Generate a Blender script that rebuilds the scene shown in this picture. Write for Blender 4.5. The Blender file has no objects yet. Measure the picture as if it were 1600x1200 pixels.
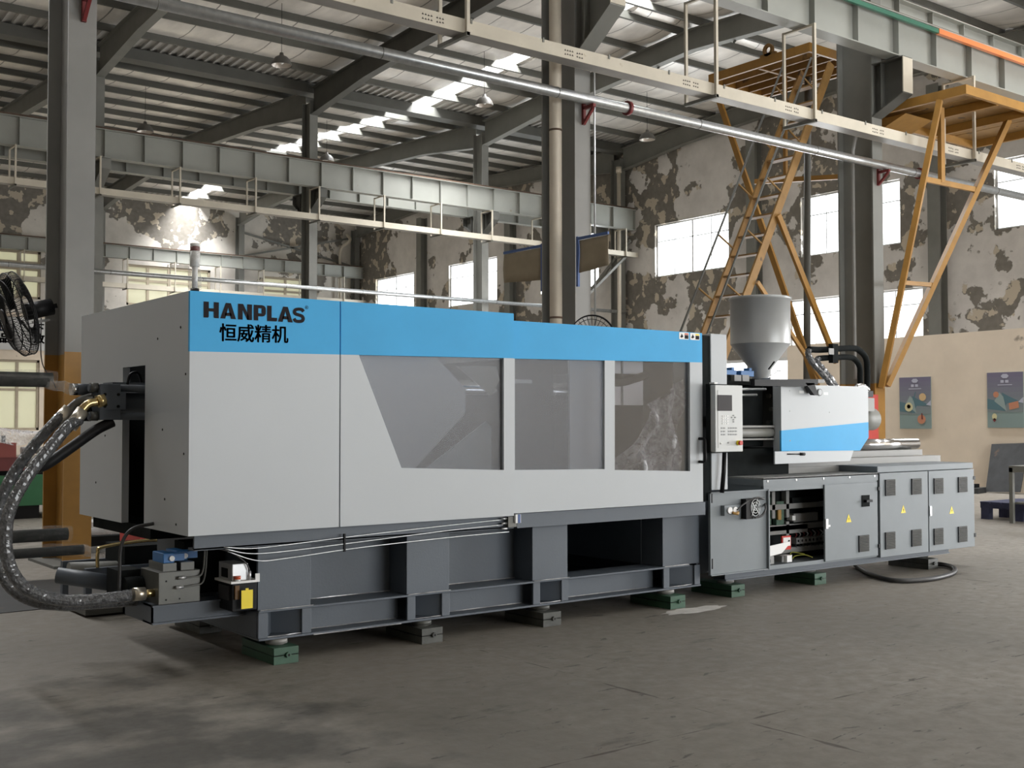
import bpy, math, random
from mathutils import Vector, Matrix
random.seed(4)
D = bpy.data
SC = bpy.context.scene
COL = SC.collection

# ------------------------------------------------------------------ camera
F = 1794.18
YAW, PITCH, ROLL = math.radians(52.64), math.radians(1.875), math.radians(-0.06)
CAM = Vector((0.0, 0.0, 1.6))
_r = Vector((math.sin(YAW), -math.cos(YAW), 0))
CF = (Vector((math.cos(YAW), math.sin(YAW), 0)) * math.cos(PITCH) + Vector((0, 0, 1)) * math.sin(PITCH)).normalized()
_u = _r.cross(CF)
CR = _r * math.cos(ROLL) + _u * math.sin(ROLL)
CU = CR.cross(CF)
cd = D.cameras.new('camera'); cam = D.objects.new('camera', cd); COL.objects.link(cam)
cd.sensor_fit = 'HORIZONTAL'; cd.sensor_width = 36.0; cd.lens = F / 1600 * 36.0
cd.clip_start = 0.05; cd.clip_end = 400
mw = Matrix.Identity(4)
for i in range(3):
    mw[i][0] = CR[i]; mw[i][1] = CU[i]; mw[i][2] = -CF[i]; mw[i][3] = CAM[i]
cam.matrix_world = mw
SC.camera = cam

# ------------------------------------------------------------------ sky, daylight, exposure
w = D.worlds.new('overcast_sky'); SC.world = w; w.use_nodes = True
bg = w.node_tree.nodes['Background']
bg.inputs[0].default_value = (1.0, 1.0, 0.98, 1)
bg.inputs[1].default_value = 5.5
SC.view_settings.view_transform = 'Standard'
SC.view_settings.look = 'None'
SC.view_settings.gamma = 1.0
SC.view_settings.use_curve_mapping = False
SC.view_settings.exposure = 0.0
SC.cycles.max_bounces = 7
SC.cycles.diffuse_bounces = 5
SC.cycles.glossy_bounces = 3
SC.cycles.transparent_max_bounces = 12
SC.cycles.sample_clamp_indirect = 6.0
SC.cycles.use_denoising = True

def area(name, loc, rot, sx, sy, power, color=(1, 1, 1)):
    l = D.lights.new(name, 'AREA'); l.shape = 'RECTANGLE'; l.size = sx; l.size_y = sy
    l.energy = power; l.color = color
    o = D.objects.new(name, l); COL.objects.link(o); o.location = loc; o.rotation_euler = rot
    return o
R90 = math.pi / 2
# openings out of view, added for light: window band behind photographer, gable doorway
area('added_light_front', (13, -10.4, 3.0), (R90, 0, 0), 12, 3.4, 1060, (0.93, 0.97, 1.0))
area('added_light_gable', (34.5, -2.0, 3.0), (R90, 0, R90), 12, 6.0, 3900, (0.96, 0.98, 1.0))
# daylight above each skylight strip; the left-hand strips are unseen, added for light
for _x in (0.0, 23.4):
    for _y, _l, _p in ((-4, 10, 15 if _x < 5 else 380), (7.75, 10, 25 if _x < 5 else 700), (19.2, 10, 1250), (30.7, 10, 1250), (42.2, 10, 1350), (53.8, 10, 1350)):
        area('skylight_and_fill', (_x, _y, 14.6), (0, 0, 0), 0.85, _l, _p * (4.4 if _x < 5 else 6.6), (0.99, 0.995, 1.0))
area('skylight_and_fill', (16.2, 2.0, 14.7), (0, 0, 0), 0.9, 22, 5600, (0.99, 0.995, 1.0))  # extra near-span strip out of view, added to brighten floor and cabinets
# daylight in the gable window openings
for _y, _z, _sy, _sz, _p in ((17.3, 8.7, 4.1, 2.1, 260), (24.8, 8.7, 4.1, 2.1, 260), (32.4, 8.7, 4.1, 2.1, 260), (40.0, 8.7, 4.1, 2.1, 260), (47.7, 8.7, 4.1, 2.1, 260), (55.2, 8.7, 4.1, 2.1, 260), (24.7, 5.2, 5.4, 1.7, 260), (28.7, 1.95, 7.0, 3.7, 600)):
    area('daylight_window', (34.6, _y, _z), (R90, 0, R90), _sy, _sz, _p * 1.5, (0.97, 0.985, 1.0))

# ------------------------------------------------------------------ pixel + plane -> world point (planes are the real ones of the hall)
def U(x, y, ax, c):
    d = CF + CR * ((x - 800) / F) - CU * ((y - 600) / F)
    t = (c - CAM[ax]) / d[ax]
    return CAM + d * t
def YP(x, y, c): return U(x, y, 1, c)
def XP(x, y, c): return U(x, y, 0, c)

# ------------------------------------------------------------------ materials
def nt(m): return m.node_tree.nodes, m.node_tree.links
def mat(name, col, rough=0.5, metal=0.0, var=0.0, vs=3.0, bump=0.0, bs=40.0, spec=0.5, dirt=None, coat=0.0, det=4.0, stretch=None):
    m = D.materials.new(name); m.use_nodes = True
    n, l = nt(m); b = n['Principled BSDF']
    b.inputs['Base Color'].default_value = (*col, 1); b.inputs['Roughness'].default_value = rough
    b.inputs['Metallic'].default_value = metal; b.inputs['Specular IOR Level'].default_value = spec
    b.inputs['Coat Weight'].default_value = coat
    if var or bump or dirt:
        g = n.new('ShaderNodeNewGeometry'); src = g.outputs['Position']
        if stretch:
            mp = n.new('ShaderNodeMapping'); mp.inputs['Scale'].default_value = stretch
            l.new(src, mp.inputs[0]); src = mp.outputs[0]
    if var or dirt:
        t = n.new('ShaderNodeTexNoise'); t.inputs['Scale'].default_value = vs; t.inputs['Detail'].default_value = det
        t.inputs['Roughness'].default_value = 0.6
        l.new(src, t.inputs['Vector'])
        r = n.new('ShaderNodeValToRGB'); l.new(t.outputs['Fac'], r.inputs[0])
        e = r.color_ramp.elements
        lo = [max(0, c * (1 - var)) for c in col]; hi = [min(1, c * (1 + var)) for c in col]
        e[0].position = 0.3; e[0].color = (*lo, 1); e[1].position = 0.7; e[1].color = (*hi, 1)
        out = r.outputs[0]
        if dirt:
            t2 = n.new('ShaderNodeTexNoise'); t2.inputs['Scale'].default_value = dirt[1]; t2.inputs['Detail'].default_value = 6
            l.new(src, t2.inputs['Vector'])
            r2 = n.new('ShaderNodeValToRGB'); r2.color_ramp.elements[0].position = dirt[2]; r2.color_ramp.elements[1].position = dirt[2] + 0.06
            l.new(t2.outputs['Fac'], r2.inputs[0])
            mx = n.new('ShaderNodeMixRGB'); l.new(r2.outputs[0], mx.inputs[0]); l.new(out, mx.inputs[1]); mx.inputs[2].default_value = (*dirt[0], 1)
            out = mx.outputs[0]
        l.new(out, b.inputs['Base Color'])
    if bump:
        t = n.new('ShaderNodeTexNoise'); t.inputs['Scale'].default_value = bs; t.inputs['Detail'].default_value = 5
        l.new(src, t.inputs['Vector'])
        bp = n.new('ShaderNodeBump'); bp.inputs['Strength'].default_value = bump; bp.inputs['Distance'].default_value = 0.02
        l.new(t.outputs['Fac'], bp.inputs['Height']); l.new(bp.outputs[0], b.inputs['Normal'])
    return m

def ramp(n, l, src, p0, p1, c0=(0, 0, 0), c1=(1, 1, 1)):
    r = n.new('ShaderNodeValToRGB'); e = r.color_ramp.elements
    e[0].position = p0; e[1].position = p1; e[0].color = (*c0, 1); e[1].color = (*c1, 1)
    l.new(src, r.inputs[0]); return r.outputs[0]
def noise(n, l, src, s, d=4, rough=0.55, dist=0.0):
    t = n.new('ShaderNodeTexNoise'); t.inputs['Scale'].default_value = s; t.inputs['Detail'].default_value = d
    t.inputs['Roughness'].default_value = rough; t.inputs['Distortion'].default_value = dist
    l.new(src, t.inputs['Vector']); return t.outputs['Fac']
def mixc(n, l, fac, a, b):
    m = n.new('ShaderNodeMixRGB')
    l.new(fac, m.inputs[0])
    for i, v in ((1, a), (2, b)):
        if isinstance(v, tuple): m.inputs[i].default_value = (*v, 1)
        else: l.new(v, m.inputs[i])
    return m.outputs[0]
def math_(n, l, op, a, b):
    m = n.new('ShaderNodeMath'); m.operation = op
    for i, v in ((0, a), (1, b)):
        if isinstance(v, (int, float)): m.inputs[i].default_value = v
        else: l.new(v, m.inputs[i])
    return m.outputs[0]

def plaster_mat(name, base, offs=(0, 0, 0), amount=0.5):
    """whitewashed plaster that has flaked off in irregular patches down to grey render and cream undercoat"""
    m = D.materials.new(name); m.use_nodes = True; n, l = nt(m); b = n['Principled BSDF']
    b.inputs['Roughness'].default_value = 0.9; b.inputs['Specular IOR Level'].default_value = 0.15
    g = n.new('ShaderNodeNewGeometry'); mp = n.new('ShaderNodeMapping'); mp.inputs['Location'].default_value = offs
    l.new(g.outputs['Position'], mp.inputs[0]); P = mp.outputs[0]
    big = noise(n, l, P, 0.28, 2, 0.5)
    med = noise(n, l, P, 1.0, 5, 0.55, 0.15)
    s = math_(n, l, 'ADD', math_(n, l, 'MULTIPLY', big, 1.1), math_(n, l, 'MULTIPLY', med, 0.75))
    patch = ramp(n, l, s, amount + 0.475, amount + 0.49)
    vor = n.new('ShaderNodeTexVoronoi'); vor.inputs['Scale'].default_value = 2.3
    l.new(P, vor.inputs['Vector'])
    spots = math_(n, l, 'LESS_THAN', math_(n, l, 'ADD', vor.outputs['Distance'], math_(n, l, 'MULTIPLY', med, 0.5)), 0.42)
    isl = ramp(n, l, noise(n, l, P, 1.9, 4, 0.5, 0.2), 0.56, 0.575)
    stain = ramp(n, l, noise(n, l, P, 0.7, 6, 0.65), 0.35, 0.75)
    c_wall = mixc(n, l, stain, base, tuple(c * 0.72 for c in base))
    c_render = mixc(n, l, noise(n, l, P, 5, 5), (0.14, 0.128, 0.11), (0.27, 0.25, 0.22))
    c_cream = (0.52, 0.455, 0.36)
    near = ramp(n, l, s, amount + 0.40, amount + 0.46)
    m_spot = math_(n, l, 'MULTIPLY', spots, near)
    inner = mixc(n, l, isl, c_render, c_cream)
    c = mixc(n, l, m_spot, c_wall, c_render)
    c = mixc(n, l, patch, c, inner)
    l.new(c, b.inputs['Base Color'])
    bp = n.new('ShaderNodeBump'); bp.inputs['Strength'].default_value = 0.5; bp.inputs['Distance'].default_value = 0.02
    bp.invert = True
    l.new(math_(n, l, 'ADD', patch, math_(n, l, 'MULTIPLY', med, 0.3)), bp.inputs['Height']); l.new(bp.outputs[0], b.inputs['Normal'])
    return m

def floor_mat():
    m = D.materials.new('worn_concrete'); m.use_nodes = True; n, l = nt(m); b = n['Principled BSDF']
    g = n.new('ShaderNodeNewGeometry'); P = g.outputs['Position']
    a = ramp(n, l, noise(n, l, P, 0.35, 6, 0.6), 0.3, 0.7, (0.155, 0.143, 0.121), (0.262, 0.236, 0.202))
    fine = noise(n, l, P, 9, 6, 0.65)
    c = mixc(n, l, ramp(n, l, fine, 0.35, 0.75), a, (0.18, 0.163, 0.139))
    # long scuffs along the aisle
    mp = n.new('ShaderNodeMapping'); mp.inputs['Scale'].default_value = (1.0, 3.2, 1); mp.inputs['Rotation'].default_value = (0, 0, 0.3)
    l.new(P, mp.inputs[0])
    dark = ramp(n, l, noise(n, l, mp.outputs[0], 1.1, 7, 0.7), 0.60, 0.68)
    c = mixc(n, l, math_(n, l, 'MULTIPLY', dark, 0.5), c, (0.06, 0.053, 0.047))
    sp = ramp(n, l, noise(n, l, mp.outputs[0], 3.3, 5, 0.7, 0.6), 0.63, 0.655)
    c = mixc(n, l, math_(n, l, 'MULTIPLY', sp, 0.75), c, (0.045, 0.038, 0.034))
    # oil soaked area round the clamping end, enlarged to paint in dimmer light
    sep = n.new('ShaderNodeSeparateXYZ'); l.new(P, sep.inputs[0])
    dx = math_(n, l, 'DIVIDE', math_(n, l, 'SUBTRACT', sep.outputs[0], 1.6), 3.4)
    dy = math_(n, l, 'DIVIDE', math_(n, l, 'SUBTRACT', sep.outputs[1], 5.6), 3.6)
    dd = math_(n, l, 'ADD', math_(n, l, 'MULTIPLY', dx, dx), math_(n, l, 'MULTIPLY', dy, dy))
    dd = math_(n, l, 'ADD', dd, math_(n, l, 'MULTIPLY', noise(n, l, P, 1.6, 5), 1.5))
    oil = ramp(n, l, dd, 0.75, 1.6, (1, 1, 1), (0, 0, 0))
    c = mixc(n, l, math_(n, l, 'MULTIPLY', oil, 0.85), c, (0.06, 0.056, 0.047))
    # expansion joints
    for ax, off, per in ((0, 4.77, 6.0), (1, 4.21, 6.0)):
        t = math_(n, l, 'ADD', math_(n, l, 'SUBTRACT', sep.outputs[ax], off), math_(n, l, 'MULTIPLY', noise(n, l, P, 1.5, 4), 0.06))
        t = math_(n, l, 'PINGPONG', t, per / 2)
        ln = math_(n, l, 'LESS_THAN', t, math_(n, l, 'MULTIPLY', ramp(n, l, noise(n, l, P, 2.3, 3), 0.45, 0.7), 0.022))
        k = ramp(n, l, noise(n, l, P, 0.8, 2), 0.36, 0.42)
        c = mixc(n, l, math_(n, l, 'MULTIPLY', math_(n, l, 'MULTIPLY', ln, k), 0.8), c, (0.05, 0.035, 0.028))
    l.new(c, b.inputs['Base Color'])
    rr = ramp(n, l, fine, 0.3, 0.8, (0.5, 0.5, 0.5), (0.75, 0.75, 0.75)); l.new(rr, b.inputs['Roughness'])
    b.inputs['Specular IOR Level'].default_value = 0.35
    bp = n.new('ShaderNodeBump'); bp.inputs['Strength'].default_value = 0.25; bp.inputs['Distance'].default_value = 0.01
    l.new(fine, bp.inputs['Height']); l.new(bp.outputs[0], b.inputs['Normal'])
    return m

def film_mat(name, tint, opac, rough=0.25):
    """thin clear plastic"""
    m = D.materials.new(name); m.use_nodes = True; n, l = nt(m); b = n['Principled BSDF']
    b.inputs['Base Color'].default_value = (*tint, 1); b.inputs['Roughness'].default_value = rough
    tr = n.new('ShaderNodeBsdfTransparent'); mx = n.new('ShaderNodeMixShader')
    g = n.new('ShaderNodeNewGeometry')
    a = ramp(n, l, noise(n, l, g.outputs['Position'], 14, 5, 0.6, 1.5), 0.35, 0.7, (opac * 0.5,) * 3, (min(1, opac * 1.5),) * 3)
    l.new(a, mx.inputs[0]); l.new(tr.outputs[0], mx.inputs[1]); l.new(b.outputs[0], mx.inputs[2])
    l.new(mx.outputs[0], n['Material Output'].inputs[0])
    bp = n.new('ShaderNodeBump'); bp.inputs['Strength'].default_value = 0.9; bp.inputs['Distance'].default_value = 0.03
    l.new(noise(n, l, g.outputs['Position'], 16, 3, 0.5, 1.0), bp.inputs['Height']); l.new(bp.outputs[0], b.inputs['Normal'])
    return m

def glass_mat(name, tint, gloss, diff, dcol, rough=0.02):
    m = D.materials.new(name); m.use_nodes = True; n, l = nt(m)
    n.remove(n['Principled BSDF'])
    tr = n.new('ShaderNodeBsdfTransparent'); tr.inputs[0].default_value = (*tint, 1)
    df = n.new('ShaderNodeBsdfDiffuse'); df.inputs[0].default_value = (*dcol, 1)
    gl = n.new('ShaderNodeBsdfGlossy'); gl.inputs['Roughness'].default_value = rough
    m1 = n.new('ShaderNodeMixShader'); m1.inputs[0].default_value = diff; l.new(tr.outputs[0], m1.inputs[1]); l.new(df.outputs[0], m1.inputs[2])
    m2 = n.new('ShaderNodeMixShader'); m2.inputs[0].default_value = gloss; l.new(m1.outputs[0], m2.inputs[1]); l.new(gl.outputs[0], m2.inputs[2])
    l.new(m2.outputs[0], n['Material Output'].inputs[0])
    return m

MT = {}
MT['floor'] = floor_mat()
MT['plaster'] = plaster_mat('flaking_plaster', (0.72, 0.69, 0.66), (3, 1, 0), 0.475)
MT['plaster2'] = plaster_mat('flaking_plaster_back', (0.72, 0.68, 0.62), (11, 4, 7), 0.475)
MT['cream'] = mat('cream_wall', (0.68, 0.585, 0.47), 0.85, var=0.06, vs=1.2, dirt=((0.3, 0.25, 0.2), 2.2, 0.68))
MT['steel'] = mat('grey_painted_steel', (0.18, 0.18, 0.163), 0.55, var=0.1, vs=1.5)
MT['steel_l'] = mat('light_grey_painted_steel', (0.215, 0.212, 0.20), 0.5, var=0.12, vs=0.8, dirt=((0.16, 0.15, 0.13), 3.0, 0.7))
MT['steel_d'] = mat('dark_grey_steel', (0.09, 0.09, 0.08), 0.6, var=0.12, vs=2)
MT['girder'] = mat('crane_girder_paint', (0.27, 0.275, 0.25), 0.5, var=0.08, vs=0.8, dirt=((0.2, 0.15, 0.1), 2.4, 0.72))
MT['rail'] = mat('rusty_rail', (0.10, 0.065, 0.045), 0.8, var=0.3, vs=4)
MT['tray'] = mat('cream_tray', (0.50, 0.455, 0.37), 0.55, var=0.08, vs=2, dirt=((0.3, 0.23, 0.15), 4.0, 0.7))
MT['trayu'] = mat('galvanised_sheet', (0.30, 0.285, 0.265), 0.45, metal=0.25, var=0.1, vs=2)
MT['galv'] = mat('galvanised_pipe', (0.55, 0.57, 0.58), 0.33, metal=0.85, var=0.12, vs=12)
MT['pvc'] = mat('old_white_plastic_pipe', (0.58, 0.52, 0.43), 0.5, var=0.06, vs=3)
MT['redp'] = mat('dark_red_paint', (0.16, 0.02, 0.02), 0.5)
MT['yellow'] = mat('ochre_paint', (0.31, 0.158, 0.03), 0.5, var=0.15, vs=3, dirt=((0.12, 0.07, 0.03), 5, 0.72))
MT['yellowd'] = mat('old_ochre_paint', (0.27, 0.15, 0.045), 0.6, var=0.2, vs=3, dirt=((0.10, 0.06, 0.03), 3, 0.62))
MT['blue_s'] = mat('blue_steel', (0.05, 0.10, 0.26), 0.5)
MT['cloth'] = mat('brown_canvas', (0.30, 0.25, 0.175), 0.9, var=0.08, vs=4)
MT['sheet'] = mat('roof_sheet', (0.42, 0.405, 0.38), 0.6, var=0.15, vs=0.6)
MT['purlin'] = mat('roof_purlin', (0.10, 0.10, 0.088), 0.6, var=0.12, vs=1)
def foil():
    m = mat('insulation_foil', (0.70, 0.665, 0.62), 0.35, metal=0.15, var=0.22, vs=0.9, bump=0.7, bs=1.6, stretch=(1.2, 0.5, 1))
    n, l = nt(m); b = n['Principled BSDF']; src = b.inputs['Base Color'].links[0].from_socket
    g = n.new('ShaderNodeNewGeometry'); sp = n.new('ShaderNodeSeparateXYZ'); l.new(g.outputs['Position'], sp.inputs[0])
    seam = math_(n, l, 'LESS_THAN', math_(n, l, 'PINGPONG', math_(n, l, 'ADD', sp.outputs[0], 40.0), 0.62), 0.022)
    l.new(mixc(n, l, math_(n, l, 'MULTIPLY', seam, 0.75), src, (0.08, 0.075, 0.065)), b.inputs['Base Color'])
    return m
MT['foil'] = foil()
MT['sky'] = glass_mat('skylight_sheet', (0.5, 0.5, 0.5), 0.03, 0.25, (0.8, 0.8, 0.78), 0.2)
MT['wglass'] = glass_mat('window_glass', (0.85, 0.87, 0.88), 0.06, 0.06, (0.8, 0.8, 0.8))
MT['wframe'] = mat('white_steel_frame', (0.6, 0.6, 0.6), 0.5)
MT['bframe'] = mat('beige_window_frame', (0.42, 0.36, 0.27), 0.7, var=0.08)
def translucent(name, col, k):
    m = D.materials.new(name); m.use_nodes = True; n, l = nt(m); b = n['Principled BSDF']
    b.inputs['Base Color'].default_value = (*col, 1); b.inputs['Roughness'].default_value = 0.4
    t = n.new('ShaderNodeBsdfTranslucent'); t.inputs[0].default_value = (*col, 1); mx = n.new('ShaderNodeMixShader'); mx.inputs[0].default_value = k
    l.new(b.outputs[0], mx.inputs[1]); l.new(t.outputs[0], mx.inputs[2]); l.new(mx.outputs[0], n['Material Output'].inputs[0])
    return m
MT['bpane'] = translucent('painted_over_pane', (0.62, 0.61, 0.50), 0.4)
# machine
MT['mgrey'] = mat('machine_light_grey', (0.44, 0.465, 0.485), 0.42, var=0.02, vs=1.0)
MT['mblue'] = mat('machine_blue', (0.035, 0.36, 0.70), 0.5, spec=0.3, var=0.04, vs=2.5)
MT['mdark'] = mat('machine_dark_grey', (0.08, 0.096, 0.118), 0.5, var=0.06, vs=2.5, bump=0.04, bs=60)
MT['mcab'] = mat('cabinet_grey', (0.175, 0.197, 0.212), 0.55, var=0.04, vs=3)
MT['black'] = mat('black_plastic', (0.008, 0.008, 0.009), 0.5, spec=0.2)
MT['blackm'] = mat('black_steel', (0.013, 0.015, 0.015), 0.8, var=0.2, vs=6, spec=0.06)
MT['ink'] = mat('black_vinyl', (0.02, 0.016, 0.018), 0.6, spec=0.08)
MT['weld'] = mat('bare_weld_edge', (0.42, 0.42, 0.43), 0.4, metal=0.5, var=0.25, vs=25)
MT['chrome'] = mat('polished_steel', (0.78, 0.78, 0.79), 0.16, metal=1.0)
MT['brass'] = mat('yellow_passivated_steel', (0.62, 0.47, 0.22), 0.25, metal=1.0)
MT['zinc'] = mat('zinc_plated_ferrule', (0.62, 0.57, 0.48), 0.3, metal=0.9)
MT['film2'] = film_mat('thin_clear_film', (0.5, 0.49, 0.46), 0.10)
MT['film3'] = film_mat('milky_plastic_sheet', (0.75, 0.75, 0.77), 0.5, 0.2)
MT['rubber'] = mat('rubber_hose', (0.02, 0.02, 0.022), 0.5, spec=0.25)
MT['wrap'] = mat('hose_in_clear_film', (0.085, 0.088, 0.093), 0.2, var=0.5, vs=40, bump=1.0, bs=42, coat=0.6)
MT['film'] = film_mat('clear_plastic_film', (0.5, 0.49, 0.46), 0.26)
def frosted(name):
    m = D.materials.new(name); m.use_nodes = True; n, l = nt(m); b = n['Principled BSDF']
    b.inputs['Base Color'].default_value = (0.3, 0.3, 0.31, 1); b.inputs['Roughness'].default_value = 0.3; b.inputs['Specular IOR Level'].default_value = 0.35
    r = n.new('ShaderNodeBsdfTransparent'); r.inputs['Color'].default_value = (0.8, 0.82, 0.85, 1)
    mx = n.new('ShaderNodeMixShader'); mx.inputs[0].default_value = 0.62
    l.new(b.outputs[0], mx.inputs[1]); l.new(r.outputs[0], mx.inputs[2]); l.new(mx.outputs[0], n['Material Output'].inputs[0]); return m
MT['pane'] = frosted('frosted_polycarbonate')
MT['pane3'] = glass_mat('clear_polycarbonate', (0.8, 0.8, 0.82), 0.05, 0.10, (0.4, 0.4, 0.4), 0.08)
MT['padgreen'] = mat('green_wedge_mount', (0.03, 0.085, 0.05), 0.45, var=0.15, vs=8)
MT['padgrey'] = mat('oily_wedge_mount', (0.06, 0.062, 0.055), 0.5, var=0.25, vs=10)
MT['valve'] = mat('blue_valve', (0.015, 0.13, 0.36), 0.4)
MT['iron'] = mat('machined_iron', (0.115, 0.115, 0.105), 0.38, metal=0.4, var=0.15, vs=5)
MT['alu'] = mat('bare_aluminium', (0.62, 0.63, 0.64), 0.35, metal=0.7, var=0.06, vs=5)
MT['ytag'] = mat('yellow_tag', (0.85, 0.66, 0.02), 0.45)
MT['orange'] = mat('orange_cap', (0.55, 0.09, 0.03), 0.4)
MT['red'] = mat('red_plastic', (0.55, 0.03, 0.02), 0.4)
MT['redsign'] = mat('red_paint', (0.52, 0.06, 0.05), 0.5)
MT['white'] = mat('white_plastic', (0.78, 0.78, 0.77), 0.4)
MT['oil'] = mat('amber_oil', (0.12, 0.06, 0.02), 0.2)
MT['lcd'] = mat('dark_screen', (0.05, 0.048, 0.052), 0.3, spec=0.15)
MT['panelg'] = mat('panel_pale_grey', (0.56, 0.575, 0.57), 0.4)
MT['key'] = mat('keypad_print', (0.30, 0.31, 0.31), 0.5)
MT['ducts'] = mat('wiring_duct_grey', (0.23, 0.23, 0.225), 0.5)
MT['boardg'] = mat('circuit_board', (0.05, 0.10, 0.07), 0.5, var=0.4, vs=40)
MT['copper'] = mat('coil_amber', (0.35, 0.20, 0.05), 0.5)
MT['cable'] = mat('black_cable', (0.035, 0.034, 0.034), 0.5)
MT['ylwire'] = mat('yellow_green_wire', (0.25, 0.25, 0.03), 0.5)
MT['gauge'] = mat('gauge_rim', (0.12, 0.12, 0.12), 0.4)
MT['hop'] = mat('hopper_steel', (0.42, 0.43, 0.43), 0.38, metal=0.15, var=0.06, vs=2)
MT['checker'] = mat('checker_plate', (0.26, 0.26, 0.25), 0.5, metal=0.0, var=0.15, vs=30, bump=0.6, bs=45)
MT['pink'] = mat('poster_violet', (0.17, 0.155, 0.22), 0.45)
MT['teal1'] = mat('poster_pale_teal', (0.22, 0.29, 0.28), 0.45)
MT['teal2'] = mat('poster_deep_teal', (0.09, 0.17, 0.20), 0.45)
MT['teal3'] = mat('poster_light_wedge', (0.27, 0.34, 0.33), 0.45)
MT['pale'] = mat('poster_pale_print', (0.45, 0.46, 0.55), 0.5)
MT['food1'] = mat('poster_cream_print', (0.6, 0.55, 0.32), 0.5)
MT['food2'] = mat('poster_orange_print', (0.5, 0.22, 0.13), 0.5)
MT['food3'] = mat('poster_peach_print', (0.6, 0.42, 0.22), 0.5)
MT['green'] = mat('green_machine_paint', (0.025, 0.14, 0.055), 0.45, var=0.1)
MT['maroon'] = mat('maroon_machine_paint', (0.17, 0.035, 0.035), 0.45, var=0.15)
MT['maroon2'] = mat('dull_red_machine_paint', (0.27, 0.065, 0.055), 0.5)
MT['navy'] = mat('blue_pallet_wood', (0.035, 0.04, 0.085), 0.75, var=0.25, vs=8)
MT['slab'] = mat('dark_steel_plate', (0.032, 0.034, 0.036), 0.5, var=0.3, vs=4, dirt=((0.09, 0.06, 0.04), 5, 0.66))
MT['bench'] = mat('grey_bench_steel', (0.17, 0.17, 0.15), 0.6, var=0.15)
MT['orangepipe'] = mat('orange_busbar', (0.62, 0.20, 0.07), 0.4)
MT['greenpipe'] = mat('green_busbar', (0.035, 0.13, 0.085), 0.45)
MT['sign'] = mat('white_sign_board', (0.55, 0.55, 0.54), 0.5)
MT['lampsh'] = mat('lamp_shade_grey', (0.11, 0.105, 0.095), 0.5)
MT['lampin'] = mat('lamp_inner_reflector', (0.55, 0.5, 0.45), 0.3, metal=0.4)
MT['dust'] = mat('white_powder', (0.5, 0.48, 0.45), 0.9, var=0.15, vs=10)

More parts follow.
